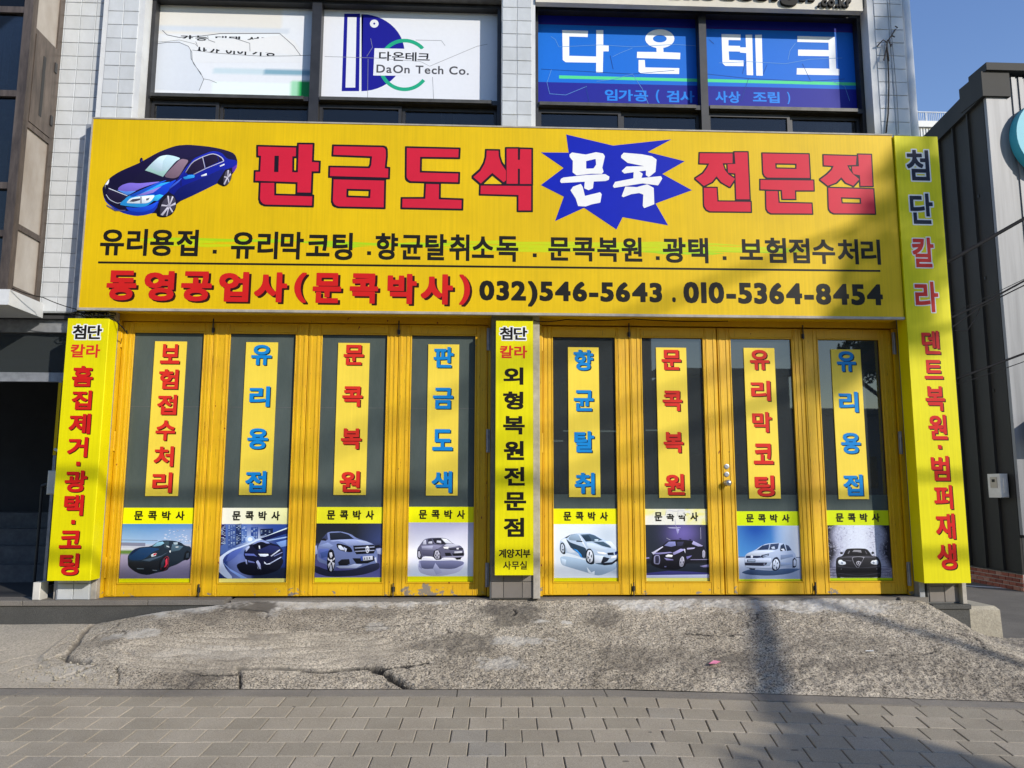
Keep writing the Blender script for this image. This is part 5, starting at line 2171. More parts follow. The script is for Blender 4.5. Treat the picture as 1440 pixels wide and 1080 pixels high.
def column(parent, Y, items, mat, **k):
    chars = []
    for ch_, x0, x1, y0, y1, t in items:
        a, b = P(x0, (y0 + y1) / 2, Y), P(x1, (y0 + y1) / 2, Y)
        zt_, zb_ = P((x0 + x1) / 2, y0, Y).z, P((x0 + x1) / 2, y1, Y).z
        if ch_ == '·':
            c = (a.x + b.x) / 2, (zt_ + zb_) / 2
            chars.append([[(c[0] - .016, c[1] - .017), (c[0] + .016, c[1] - .017), (c[0] + .016, c[1] + .017), (c[0] - .016, c[1] + .017)]])
        else:
            chars += fit(word_loops(ch_, t), a.x, b.x, zb_, zt_)
    return lettering(parent, Y, chars, mat, **k)


YL = -0.27
sl_ = sign_box('side_sign', 'narrow yellow signbox left of the doors with red lettering and rounded right edge', -3.462, -3.128, 0.166, 2.318, YL, -0.10, bev=0.0)
MB().tube([(-3.134, YL + 0.012, 0.168), (-3.134, YL + 0.012, 2.316)], 0.0115, 10).build('rounded_edge', 'sign_yellow_side', sl_)
column(sl_, YL, [('첨단', 102.5, 143.5, 457, 477, 0.03)], 'ink_black', outline='ink_white', ot=0.009)
column(sl_, YL, [('칼라', 99.5, 141, 484, 503, 0.028)], 'plate_red')
column(sl_, YL, [('흠', 101.5, 131, 514.5, 543.5, 0.034), ('집', 101, 129, 549, 576, 0.034), ('제', 97, 127.5, 581.5, 610, 0.034), ('거', 95, 123.5, 614.5, 643, 0.034), ('·', 107, 113, 649, 655, 0),
                 ('광', 91, 122.5, 661.5, 692, 0.034), ('택', 90, 117.5, 695.5, 725, 0.034), ('·', 100, 106, 731, 737, 0), ('코', 83.5, 114.5, 746, 771, 0.034), ('팅', 83.5, 111, 778, 809, 0.034)],
       'ink_redline', shadow='ink_shadow', off=(0.007, -0.007))
YM = -0.24
smid = sign_box('side_sign', 'flat yellow signbox with black lettering on the pillar between the two sets of doors', 0.133, 0.452, 0.198, 2.343, YM, -0.138)
column(smid, YM, [('첨단', 703, 741.5, 460, 478, 0.03)], 'ink_black', outline='ink_white', ot=0.009)
column(smid, YM, [('칼라', 703, 741.5, 486, 504, 0.028)], 'plate_red')
column(smid, YM, [('외', 708, 736, 516.5, 541, 0.036), ('형', 707.5, 736, 550.5, 576, 0.036), ('복', 707.5, 738, 585, 611, 0.036), ('원', 708.5, 737, 620, 647, 0.036), ('전', 709, 738, 656.5, 683, 0.036), ('문', 709, 740, 692, 718, 0.036),
                  ('점', 708.5, 737, 728, 755, 0.036), ('계양지부', 701.5, 746, 772, 784.5, 0.03), ('사무실', 707.5, 741, 789, 801, 0.02)], 'ink_black')
YR = -0.27
sr_ = sign_box('side_sign', 'tallest yellow signbox at the right end running from the sign band top to the step', 3.742, 4.143, 0.128, 4.093, YR, -0.115)
column(sr_, YR, [('첨', 1275, 1306.5, 211, 254, 0.026), ('단', 1280, 1312, 272, 315, 0.026)], 'ink_navy', outline='ink_white', ot=0.012)
column(sr_, YR, [('칼', 1283, 1313.5, 334, 376, 0.026), ('라', 1287, 1319.5, 396, 439, 0.026)], 'plate_red', outline='ink_white', ot=0.009)
column(sr_, YR, [('덴', 1296, 1321.5, 465, 498, 0.03), ('트', 1299.5, 1325.5, 506, 533, 0.03), ('복', 1301.5, 1328.5, 543, 578, 0.03), ('원', 1305.5, 1331.5, 583, 618, 0.03), ('·', 1318, 1325, 625, 632, 0),
                 ('범', 1309.5, 1335, 641, 676, 0.03), ('퍼', 1313.5, 1339.5, 682, 716, 0.03), ('재', 1316, 1343, 722, 758, 0.03), ('생', 1318, 1345, 764, 801, 0.03)], 'ink_redline', shadow='ink_shadow', off=(0.009, -0.009))
# plaster patch under the right sign
# =================================================================== PLATES AND POSTERS ON THE DOORS
YP = 0.0145
PL = [('보험접수처리', 'red', (218.6, 263.3, 480), (204, 250, 697.5), 484, 693, 28),
      ('유리용접', 'blue', (346.7, 391.3, 481.2), (335.8, 381.8, 696), 485, 692, 29),
      ('문콕복원', 'red', (476, 520, 482.2), (468.8, 514.6, 696), 485, 692, 29),
      ('판금도색', 'blue', (602.5, 645.8, 484.2), (598.8, 643.5, 696.8), 488, 693, 30),
      ('향균탈취', 'blue', (798, 841.8, 488.3), (800.8, 844.3, 699), 492, 695, 30),
      ('문콕복원', 'red', (921, 964, 488.7), (928.3, 971.3, 700), 492, 696, 29.5),
      ('유리막코팅', 'red', (1044, 1088, 489.2), (1055, 1098.5, 701), 492, 698, 29.5),
      ('유리용접', 'blue', (1167.5, 1208.8, 491.2), (1179.8, 1222.5, 701.8), 494, 697, 30)]
PW = ['with six red characters', 'with four blue characters, second door from the left', 'with four red characters, third door from the left', 'with four blue characters, on the door left of the middle pillar',
      'with four blue characters, on the door right of the middle pillar', 'with four red characters, on the door left of the door knob', 'with five red characters, on the door with the knob', 'with four blue characters, on the door at the right end']
for i, (text, colr, tp, bt, ya, yb, hpx) in enumerate(PL):
    a, b = P(tp[0], tp[2], YP), P(tp[1], tp[2], YP)
    c, d = P(bt[0], bt[2], YP), P(bt[1], bt[2], YP)
    x0, x1 = (a.x + c.x) / 2, (b.x + d.x) / 2
    pt_ = empty('door_plate', ((x0 + x1) / 2, YP, c.z), 'upright yellow plate ' + PW[i], 'sign', 'lettered yellow plates on the folding doors')
    MB().box(x0, x1, YP - 0.004, YP + 0.003, c.z, a.z).build('plate', 'plate_yellow', pt_)
    xm = (x0 + x1) / 2
    hw = 0.088 if i else 0.083
    zt_, zb_ = P((tp[0] + tp[1]) / 2, ya, YP).z, P((bt[0] + bt[1]) / 2, yb, YP).z
    hh = (P(600, 600, YP).z - P(600, 600 + hpx, YP).z) * 1.0
    n_ = len(text)
    chars = []
    for k, ch_ in enumerate(text):
        zt2 = zt_ - (zt_ - hh - zb_) * k / (n_ - 1)
        chars += fit(word_loops(ch_, 0.032), xm - hw, xm + hw, zt2 - hh, zt2)
    lettering(pt_, YP - 0.0042, chars, 'plate_' + colr, shadow='ink_shadow' if colr == 'red' else 'ink_blueshadow', off=(0.009, -0.008))

PO = ['black sports car', 'dark car on a curved highway', 'silver saloon', 'small grey hatchback', 'white and blue coupe',
      'dark car with torn heading', 'white hatchback', 'black car seen head-on']
PT = [(714, 736.8, 813.5, 821.5), (714.2, 737, 813.5, 821.5), (713, 736, 812, 820.5), (712.7, 734.8, 810.3, 819), (715.3, 737.2, 812.5, 820), (715.7, 738, 812.5, 820.6), (719, 739.2, 814.2, 821.8), (717.6, 738.6, 812.7, 820.3)]
PORG = [160, 295, 430, 560, 765, 895, 1020, 1145]
HEAD = ['e8e800', 'e9e9dc', 'e8e424', 'eaea00', 'e6e400', 'e2e2d0', 'cce000', 'ccdc08']
STRIP = ['e0e000', 'e6e07c', 'e0dc20', 'e2e000', 'dcdc00', 'dfe07a', 'c4d608', 'b8d400']


def mixc(a, b, t):
    t = max(0, min(1, t))
    return tuple(a[i] * (1 - t) + b[i] * t for i in range(3)) + (1,)


def bgf(i):
    h = hx

    def f(u, v):
        if i == 0:
            if v > 0.62:
                c = mixc(h('9fbcdc'), h('4a86c0'), (v - 0.62) / 0.38)
                return mixc(c, h('b0b4cc'), 0.6 * max(0, u - 0.4) * (1 if v < 0.9 else 0.3))
            if v > 0.55:
                return h('b8bccc')
            if v > 0.46 and u < 0.2:
                return h('5c7c3c') if v < 0.52 else h('c8ccd4')
            return mixc(h('6a6480'), h('a49cb8'), v / 0.55)
        if i == 1:
            c = mixc(h('1a2858'), h('2c4c9c'), v)
            g = math.exp(-((u - 0.47) ** 2 + (v - 0.70) ** 2) / 0.03)
            c = mixc(c, h('dce8f8'), g)
            if v > 0.45 and u < 0.45:
                c = mixc(c, h('7090d0'), 0.35)
            if v < 0.45 and u > 0.12 and u < 0.5:
                c = mixc(c, h('8c9cd8'), 0.55 * (1 - abs(u - 0.3) * 3))
            if v < 0.2 and u > 0.5:
                c = h('18243c')
            return c
        if i == 2:
            if v > 0.62:
                c = h('20242a')
                return mixc(c, h('4c5c98'), max(0, u - 0.6) * 1.6 * (1 - abs(v - 0.7) * 2))
            return mixc(h('5c5c98'), h('343c60'), v / 0.5)
        if i == 3:
            c = mixc(h('f0f2fa'), h('b4b4d4'), abs(v - 0.45) * 1.8)
            return mixc(c, h('d4ecf4'), max(0, 0.35 - v) * 1.4)
        if i == 4:
            c = mixc(h('e4ecf4'), h('b8c8d8'), 0.8 * math.exp(-((u - 0.85) ** 2 + (v - 0.8) ** 2) / 0.05))
            c = mixc(c, h('a0b8cc'), 0.7 * math.exp(-((v - 0.42) ** 2) / 0.03) * (0.4 + u * 0.6))
            return mixc(c, h('7898b0'), 0.7 * math.exp(-((v - 0.22 + 0.1 * u) ** 2) / 0.008) * max(0, u - 0.2))
        if i == 5:
            c = mixc(h('242c38'), h('7468b4'), math.exp(-((u - 0.6) ** 2 + (v - 0.85) ** 2) / 0.06))
            return mixc(c, h('14161e'), 1 if 0.25 < v < 0.35 else 0.2)
        if i == 6:
            if v > 0.42:
                c = mixc(h('4c90cc'), h('0c48a0'), math.exp(-((u - 0.3) ** 2) / 0.12) * min(1, (v - 0.3) * 1.6))
                return mixc(c, h('e0e6f0'), max(0, u - 0.55) * 2.2)
            return mixc(h('8c9cbc'), h('c0cce0'), v / 0.42)
        rs2 = math.sin(u * 60 + 7 * math.sin(v * 23)) * math.sin(v * 47 + 5 * math.sin(u * 31))
        if v < 0.2:
            return mixc(h('6c6c84'), h('a8a8bc'), 0.5 + 0.5 * rs2)
        d = abs(u - 0.5) * 2
        c = mixc(h('d8e0f0'), h('8484a4'), d ** 1.5 + 0.15 * rs2)
        edge = d - 0.72 - 0.1 * math.sin(v * 9) + max(0, v - 0.7) * 0.5
        c = mixc(c, h('24242e'), min(1, max(0, edge * 5)))
        return c
    return f


for i in range(8):
    a_, b_2, ga, gb = LX[i]
    x0, x1 = ga + 0.0135, gb - 0.0135
    cx = (x0 + x1) / 2
    pxm = 720
    y0, y1, y2, y3 = PT[i]
    pxc = PORG[i] + 55
    z0, z1, z2, z3 = (P(pxc, q, YP).z for q in (y0, y1, y2, y3))
    z3 = max(z3, ZG0 + 0.0135)
    po = empty('car_poster', (cx, YP, z3), 'poster of a %s, low on the %s door' % (PO[i], ['first', 'second', 'third', 'fourth', 'fifth', 'sixth', 'seventh', 'eighth'][i]), 'poster', 'car posters along the foot of the doors')
    MB().box(x0, x1, YP + 0.0003, YP + 0.003, z3, z0).build('poster_sheet', 'ink_white', po)
    fl = Flat(YP, 0.00005)
    hc, scol = hx(HEAD[i]), hx(STRIP[i])
    if i == 5:
        rr = random.Random(4)
        fl.grid(x0, x1, z1, z0, lambda u, v: mixc(hx('e2e2dc'), hx('e6e060'), (0.9 if (u > 0.65 or (u < 0.35 and v > 0.6)) else 0.1) * rr.uniform(0.3, 1)), 16, 6)
    elif i == 1:
        fl.grid(x0, x1, z1, z0, lambda u, v: mixc(hc, hx('e6e6a0'), u), 8, 2)
    else:
        fl.grid(x0, x1, z1, z0, lambda u, v: hc, 1, 1)
    fl.k -= 1
    fl.grid(x0, x1, z3, z2, lambda u, v: scol, 1, 1)
    fl.k -= 1
    fl.grid(x0, x1, z2, z1, bgf(i), 64 if i == 7 else 30, 50 if i == 7 else 28)
    if i == 1:
        rr = random.Random(8)
        for q in range(0):          # lit towers
            bx_, bz_ = rr.uniform(0.16, 0.5), rr.uniform(0.62, 0.99)
            w_ = 0.018
            X_, Z_ = x0 + bx_ * (x1 - x0), z2 + bz_ * (z1 - z2)
            fl.poly([[(X_, Z_), (X_ + w_, Z_ + .002), (X_ + w_, Z_ + .006), (X_, Z_ + .004)]], mixc(hx('1c2c50'), hx('c8dcf0'), rr.random()), next_layer=False)
        fl.k += 1
    if i == 1:
        rr = random.Random(18)
        fp_ = px_flat((PORG[i], 705), 9.0, YP)
        for (a0, a1, b0, b1, c_) in ((230, 330, 300, 600, '3c5490'), (330, 400, 290, 560, '20305c'), (400, 470, 300, 540, '4c6cb0'), (520, 610, 330, 500, '2c4890'), (140, 200, 300, 560, '241c50'), (640, 800, 350, 440, '182448')):
            fl.poly([fp_([(a0, b0), (a1, b0 - 8), (a1, b1 - 30), (a0, b1)])], hx(c_))
            for q in range(int((b1 - b0) / 16)):
                for k_ in range(3):
                    if rr.random() < 0.6:
                        xx = a0 + 6 + k_ * (a1 - a0 - 8) / 3
                        yy = b0 + 8 + q * 15
                        fl.poly([fp_([(xx, yy), (xx + 18, yy - 2), (xx + 18, yy + 4), (xx, yy + 6)])], mixc(hx('6c8cc8'), hx('d8ecfc'), rr.random()), next_layer=False)
            fl.k += 1
        fl.poly([fp_(oval(510, 480, 60, 45, 16))], hx('a8c4f0'))
        fl.poly([fp_(oval(510, 480, 32, 26, 14))], hx('f0f8ff'))
        for q in range(10):
            y_ = 560 + q * 14
            fl.poly([fp_(thick([(250, y_ + 150), (420, y_ + 30), (640 + q * 10, y_ - 60)], [0.5, 2.2, 0.5]))], hx('6078c4'))
    if i == 7:
        rr = random.Random(28)
        fp_ = px_flat((PORG[i], 705), 9.0, YP)
        for q in range(300):
            side = rr.choice((-1, 1))
            d_ = rr.random() ** 0.6
            x_ = 545 + side * d_ * 390
            y_ = rr.uniform(315, 780)
            if d_ < 0.35 and y_ > 480:
                continue
            a_ = rr.uniform(0, PI)
            l_ = rr.uniform(14, 50)
            cc = mixc(hx('d0d4e8') if rr.random() < 0.55 else hx('8c8ca8'), hx('2c2c3c'), max(0, d_ - 0.62) * 2.2)
            x2_, y2_ = x_ + math.cos(a_) * l_, y_ + math.sin(a_) * l_
            if 128 < x_ < 935 and 128 < x2_ < 935 and y2_ < 800:
                fl.poly([fp_(thick([(x_, y_), ((x_ + x2_) / 2 + 6, (y_ + y2_) / 2), (x2_, y2_)], [2.4, 3, 1]))], cc, next_layer=q % 12 == 0)
        for y_ in (830, 862, 900, 935):
            fl.poly([fp_(thick([(165, y_), (250, y_ + 4), (280, y_ + 2)], [2, 4, 2]))], hx('54546c'))
            fl.poly([fp_(thick([(850, y_ - 6), (930, y_), (970, y_ + 3)], [2, 4, 2]))], hx('60607c'))
    if i == 0:
        rr = random.Random(9)
        for q in range(40):
            X_, Z_ = x0 + rr.uniform(0.55, 0.97) * (x1 - x0), z2 + rr.uniform(0.66, 0.88) * (z1 - z2)
            fl.poly([[(X_, Z_), (X_ + .02, Z_ + .004), (X_ + .012, Z_ + .009)]], mixc(hx('b8bcd0'), hx('e4e6f0'), rr.random()), next_layer=False)
        fl.k += 1
        Z_ = z2 + 0.70 * (z1 - z2)
        fl.poly([[(x0, Z_), (x0 + 0.3, Z_ - .004), (x0 + 0.3, Z_), (x0, Z_ + .004)]], hx('5a5c70'))
        fl.poly([[(x0, Z_ - .045), (x0 + 0.2, Z_ - .05), (x0 + 0.2, Z_ - .022), (x0, Z_ - .018)]], hx('7c8098'))
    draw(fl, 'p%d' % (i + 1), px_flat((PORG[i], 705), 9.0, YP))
    # heading text
    hz = z0 - z1
    wt = (x1 - x0) * (0.70 if i > 3 else 0.71)
    tx0 = x0 + (x1 - x0) * 0.155
    for k, ch_ in enumerate('문콕박사'):
        c0 = tx0 + wt * k * 0.275
        cz0, cz1 = z1 + hz * 0.23, z1 + hz * 0.80
        loops = fit(word_loops(ch_, 0.035), c0, c0 + wt * 0.175, cz0, cz1)[0]
        fl.poly(loops, hx('14140c'), next_layer=False)
    fl.k += 1
    if i == 5:      # peeled scraps over the torn heading
        for (u0, v0, u1, v1) in ((0.33, 0.62, 0.46, 0.95), (0.52, 0.55, 0.64, 0.95), (0.62, 0.68, 0.74, 0.9)):
            X_, XX = x0 + u0 * (x1 - x0), x0 + u1 * (x1 - x0)
            fl.poly([[(X_, z1 + v0 * hz), ((X_ + XX) / 2, z1 + (v0 + .08) * hz), (XX, z1 + v0 * hz), (XX - .006, z1 + v1 * hz), (X_ + .01, z1 + v1 * hz)]], hx('dcdcd4'), next_layer=False)
        fl.k += 1
        for ln in ([(395, 330), (460, 330), (560, 335)], [(490, 230), (495, 300), (530, 400)], [(810, 330), (815, 480)], [(380, 465), (430, 490)], [(400, 110), (480, 125), (600, 118)]):
            fl.poly([px_flat((895, 705), 9.0, YP)(thick(ln, 2))], hx('b8b8d0'))
    fl.build('poster_print', 'print', po)

# =================================================================== CABLES AT THE SHOP FRONT
def cable(name, pts, r, label, mat='cable_black', group=None, sag=0.0, n=10):
    path = []
    for (a, b) in zip(pts[:-1], pts[1:]):
        a, b = Vector(a), Vector(b)
        for k in range(n):
            t = k / n
            p = a.lerp(b, t)
            p.z -= sag * 4 * t * (1 - t)
            path.append(p)
    path.append(Vector(pts[-1]))
    o_ = MB().tube(path, r, 6).build(name, mat, smooth=True)
    return tag(o_, label, 'cable', group)


rs = random.Random(11)
path = []
for k in range(90):
    t = k / 89
    an = k * 0.55
    path.append((-3.42 + 0.26 * t + 0.07 * math.cos(an) + rs.uniform(-.01, .01), -0.19 + 0.03 * math.sin(an * 1.3), 2.37 + 0.022 * math.sin(an) + rs.uniform(-.008, .008)))
path += [(-3.13, -0.2, 2.34), (-3.06, -0.17, 2.27), (-3.03, -0.13, 2.22), (-3.05, -0.10, 2.25)]
tag(MB().tube(path, 0.005, 6).build('cable_bundle', 'cable_black', smooth=True), 'tangled black cables lying on top of the left narrow signbox', 'cable')
cable('wire', [P(17, 405, -0.53), P(60, 418, -0.3), P(112, 436, -0.2)], 0.004, 'thin wire running from the bay window to the left signbox', sag=0.01)
cable('wire', [(0.46, -0.18, 2.36), (0.75, -0.16, 2.38), (1.35, -0.12, 2.40), (2.2, -0.12, 2.39)], 0.004, 'thin wire hanging under the yellow sign band right of the middle pillar', sag=0.012)
# dead twigs and wires on the right upper pilaster
tw = empty('dead_vine', (3.77, -0.16, 4.1), 'dried vine with a broken sprig clinging to the right upstairs pilaster', 'vine')
m_ = MB()
stem = [P(x_, y_, -0.13) for x_, y_ in ((1246, 187), (1249, 160), (1250, 120), (1249, 90), (1247, 68), (1248, 56))]
m_.tube(stem, [0.007, 0.007, 0.006, 0.006, 0.008, 0.005], 6)
m_.build('stem', 'trunk_bark', tw, smooth=True)
for q in ([(1248, 58), (1254, 50), (1258, 43), (1262, 39)], [(1248, 60), (1242, 56), (1236, 62), (1230, 70)], [(1254, 50), (1258, 52)], [(1250, 57), (1253, 66), (1254, 62)], [(1247, 62), (1249, 76), (1250, 86)], [(1262, 39), (1259, 37)], [(1246, 70), (1243, 85)]):
    MB().tube([P(x_, y_, -0.13 - 0.05 * math.sin(k_ * 1.3 + 0.5)) for k_, (x_, y_) in enumerate(q)], 0.006, 5).build('twig', 'trunk_bark', tw)
m_ = MB()
m_.tube([P(x_, y_, -0.128) for x_, y_ in ((1251, 0), (1253, 40), (1257, 85), (1261, 130), (1263, 165), (1264, 188))], 0.0035, 5)
tag(m_.build('wire', 'cable_grey'), 'thin grey wire running down the right upstairs pilaster beside the vine', 'cable')

# =================================================================== RIGHT: BLOCK, PAPER, NEIGHBOUR
blk = MB()
bx0, bx1, by0, by1 = 4.20, 4.475, -0.13, 0.42
blk.v = [(bx0 + .02, by0, -0.5), (bx1 + .01, by0, -0.5), (bx1 + .01, by1, -0.5), (bx0, by1, -0.5),
         (bx0 - .03, by0 + .01, -0.115), (bx1, by0 + .01, -0.115), (bx1, by1, -0.115), (bx0, by1, -0.115),
         (bx0 - .005, by0 + .035, -0.088), (bx1 - .03, by0 + .035, -0.085), (bx1 - .03, by1 - .03, -0.088), (bx0 + .02, by1 - .03, -0.09)]
blk.f = [[0, 1, 5, 4], [1, 2, 6, 5], [2, 3, 7, 6], [3, 0, 4, 7], [4, 5, 9, 8], [5, 6, 10, 9], [6, 7, 11, 10], [7, 4, 8, 11], [8, 9, 10, 11]]
tag(blk.build('concrete_block', 'block_concrete'), 'worn beige concrete block at the right end of the step', 'block')
ap = apron_pt(1005, 937)
hzp = base_h(np.array([ap[0]]), np.array([ap[1]]), np.array([ky(ap[0])]))[0][0]
m_ = MB()
zq = hzp + 0.022
m_.face([(ap[0] - .045, ap[1] - .01, zq - .002), (ap[0] + .0, ap[1] - .035, zq + .002), (ap[0] + .045, ap[1] + .005, zq + .010), (ap[0] + .005, ap[1] + .03, zq + .012)])
m_.face([(ap[0] - .045, ap[1] - .01, zq - .004), (ap[0] + .005, ap[1] + .03, zq + .010), (ap[0] + .045, ap[1] + .005, zq + .008), (ap[0], ap[1] - .035, zq)])
tag(m_.build('paper_scrap', 'pink_paper'), 'small scrap of pink paper lying on the concrete ramp', 'litter')
for px_, py_, l_, an_ in ((1222, 918, 0.025, 0.3), (786, 989, 0.0, 0)):
    if l_:
        q = apron_pt(px_, py_)
        hq = base_h(np.array([q[0]]), np.array([q[1]]), np.array([ky(q[0])]))[0][0] + 0.014
        tag(MB().tube([(q[0] - l_, q[1], hq), (q[0] + l_, q[1] - 0.02, hq + 0.004)], 0.004, 8).build('cigarette_butt', 'ink_white'), 'white cigarette butt lying on the right part of the ramp', 'litter')

# broken concrete chips at the left foot of the ramp, grit along the kerb
rs = random.Random(33)
m_ = MB()
for q in range(420):
    if q < 150:
        px_, py_ = rs.gauss(88, 26), rs.gauss(946, 9)
        r_ = rs.uniform(0.003, 0.014)
    elif q < 300:
        px_, py_ = rs.uniform(60, 1430), rs.uniform(963, 967)
        r_ = rs.uniform(0.002, 0.006)
    else:
        px_, py_ = rs.uniform(120, 620), rs.uniform(938, 966)
        r_ = rs.uniform(0.002, 0.007)
    if px_ < 5:
        continue
    q_ = apron_pt(px_, py_)
    kk = ky(q_[0])
    if q_[1] < kk + 0.02:
        q_ = (q_[0], kk + 0.03)
    h_ = base_h(np.array([q_[0]]), np.array([q_[1]]), np.array([kk]))[0][0]
    n_ = len(m_.v)
    for (ax_, ay_, az_) in ((1, 0, 0), (-1, 0.1, 0), (0, 1, 0.1), (0.1, -1, 0), (0, 0, 1), (0, 0, -1)):
        m_.v.append((q_[0] + ax_ * r_ * rs.uniform(.6, 1.5), q_[1] + ay_ * r_ * rs.uniform(.6, 1.5), h_ + 0.004 + az_ * r_ * rs.uniform(.5, 1)))
    m_.f += [[n_ + a for a in f] for f in ((0, 2, 4), (2, 1, 4), (1, 3, 4), (3, 0, 4), (2, 0, 5), (1, 2, 5), (3, 1, 5), (0, 3, 5))]
tag(m_.build('rubble', 'block_concrete'), kind='stuff')

# dark clad building
CX = 7.36
N_ = empty('clad_building', (CX, 3.6, -0.45), 'dark ribbed metal building with grey front and brick base across the alley', 'building')
yc, yfar = 3.62, 13.0
zroof = 6.42
m_ = MB()
m_.box(CX + 0.03, CX + 6, yc + 0.03, yfar, -0.45, zroof - 0.3)
m_.build('core_wall', 'interior_dark', N_)
y = yc + 0.02
pr = None
k = 0
while y < 9.3:
    wd = 0.37
    zt_ = 6.62 - (y + wd / 2 - yc) * 0.13
    m_ = MB()
    m_.prism([(CX + 0.025, y + 0.012, 0.02), (CX + 0.025, y + 0.012, zt_), (CX, y + 0.035, zt_), (CX, y + wd - 0.035, zt_), (CX + 0.025, y + wd - 0.012, zt_), (CX + 0.025, y + wd - 0.012, 0.02)][:6], (0, 0, 0))
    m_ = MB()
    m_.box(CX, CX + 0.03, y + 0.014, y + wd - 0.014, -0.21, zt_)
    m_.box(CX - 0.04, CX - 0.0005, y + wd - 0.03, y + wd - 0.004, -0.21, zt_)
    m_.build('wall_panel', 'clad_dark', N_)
    y += wd
m_ = MB()
m_.prism([(CX - 0.06, yc + 0.0, 6.60), (CX - 0.06, 9.6, 6.60 - 6 * 0.13), (CX - 0.06, 9.6, 6.90 - 6 * 0.13), (CX - 0.06, yc, 6.90)], (0.3, 0, 0))
m_.build('verge_trim', 'clad_dark', N_)
m_ = MB()
m_.box(CX - 0.07, CX + 0.35, yc - 0.08, yc + 0.45, 6.60, 6.98)
m_.build('gutter_box', 'clad_dark', N_)
m_ = MB()
m_.box(CX - 0.01, CX + 6, yc - 0.12, yc + 0.3, 6.985, 7.10)
m_.build('eaves_trim', 'clad_dark', N_)
x = CX
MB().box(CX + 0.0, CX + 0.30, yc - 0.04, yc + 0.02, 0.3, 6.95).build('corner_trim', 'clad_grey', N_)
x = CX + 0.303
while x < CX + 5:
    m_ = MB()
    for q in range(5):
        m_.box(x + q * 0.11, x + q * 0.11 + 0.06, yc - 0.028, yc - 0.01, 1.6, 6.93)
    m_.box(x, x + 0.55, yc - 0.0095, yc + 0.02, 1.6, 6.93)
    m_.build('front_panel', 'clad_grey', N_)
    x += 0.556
MB().box(CX + 0.31, CX + 4, yc - 0.5, yc + 0.02, 1.60, 1.95).build('awning_box', 'clad_dark', N_)
MB().box(CX + 0.31, CX + 4, yc - 0.03, yc + 0.02, -0.45, 1.59).build('shop_window', 'glass_dark', N_)
MB().box(CX + 0.34, CX + 0.37, yc - 0.05, yc - 0.035, 0.4, 1.35).build('yellow_strip', 'sign_yellow_side', N_)
# screw holes
for (yy, zz) in ((3.9, 5.2), (3.9, 3.95), (3.92, 2.3), (4.0, 1.6)):
    MB().box(CX - 0.012, CX - 0.001, yy, yy + 0.03, zz, zz + 0.04).build('fixing', 'black_rubber', N_)
# round teal sign
pc = P(1486, 190, yc - 0.2)
m_ = MB()
R_ = pc.x - P(1430, 190, yc - 0.2).x
m_.tube([(pc.x, yc - 0.04, pc.z), (pc.x, yc - 0.20, pc.z)], R_, 56)
sg = m_.build('round_sign', 'teal_sign')
tag(sg, 'round teal sign on the grey front of the clad building', 'sign')
# meter box
pmx = PXw(1402, 683, CX - 0.1)
mt = empty('electric_meter', tuple(pmx), 'beige electric meter box on the dark clad side wall', 'meter')
hy, hz_ = 0.13, 0.165
m_ = MB()
m_.box(CX - 0.14, CX - 0.02, pmx.y - hy, pmx.y + hy, pmx.z - hz_, pmx.z + hz_, 0.01)
m_.build('housing', 'white_plastic', mt)
MB().box(CX - 0.10, CX - 0.05, pmx.y - hy - 0.012, pmx.y - hy - 0.001, pmx.z - 0.10, pmx.z + 0.11, 0.004).build('cover', 'white_plastic', mt)
MB().box(CX - 0.148, CX - 0.141, pmx.y - 0.07, pmx.y + 0.07, pmx.z - 0.03, pmx.z + 0.12).build('dial_window', 'frost_panel', mt)
MB().box(CX - 0.152, CX - 0.1485, pmx.y - 0.03, pmx.y + 0.03, pmx.z + 0.05, pmx.z + 0.09).build('dial', 'ink_black', mt)
# brick base along the side wall
bb = MB()
bb.box(CX - 0.03, CX + 0.02, yc - 0.02, 9.5, -0.45, -0.222)
bb = bb.build('brick_base', 'brick_grout', N_)
MB().box(CX - 0.05, CX + 0.02, yc - 0.03, 9.5, -0.221, -0.205).build('base_flashing', 'clad_dark', N_)
bp = None
for r in range(4):
    y = yc - 0.015 + (0.0 if r % 2 else -0.07)
    zr2 = -0.445 + r * 0.056
    while y < 6.2:
        ya, yb2 = max(y, yc - 0.015), y + 0.128
        if yb2 - ya > 0.12:
            if bp is None:
                bp = MB().box(-0.011, 0.0, -0.064, 0.064, 0, 0.044).build('brick', 'brick', origin=(0, 0, 0))
                bp.location = (CX - 0.031, (ya + yb2) / 2, zr2)
                setp(bp, bb)
            else:
                dup(bp, (CX - 0.031 - random.uniform(0, 0.003), (ya + yb2) / 2, zr2), bb)
        elif yb2 - ya > 0.03:
            MB().box(CX - 0.042, CX - 0.031, ya, yb2, zr2, zr2 + 0.044).build('brick', 'brick', bb)
        y += 0.14

# cables over the alley
ca = 'black overhead cable crossing the alley, '
cable('overhead_cable', [P(1325, 373, 1.2), P(1550, 245, 2.0)], 0.022, ca + 'thickest and highest', sag=0.0)
cable('overhead_cable', [P(1342, 534, 1.2), P(1560, 452, 2.0)], 0.013, ca + 'lowest', sag=0.0)
cable('overhead_cable', [P(1342, 542, 1.2), P(1560, 462, 2.0)], 0.005, ca + 'thin, just under the lowest one', sag=0.02)
cable('overhead_cable', [P(1335, 448, 1.2), P(1385, 425, 1.4), P(1560, 330, 2.0)], 0.012, ca + 'thicker one of the middle bunch', sag=0.0)
cable('overhead_cable', [P(1335, 463, 1.2), P(1378, 432, 1.4), P(1560, 342, 2.0)], 0.008, ca + 'lower one of the middle bunch', sag=0.0)
cable('overhead_cable', [P(1335, 443, 1.2), P(1560, 335, 2.0)], 0.004, ca + 'hair-thin one of the middle bunch', sag=0.0)
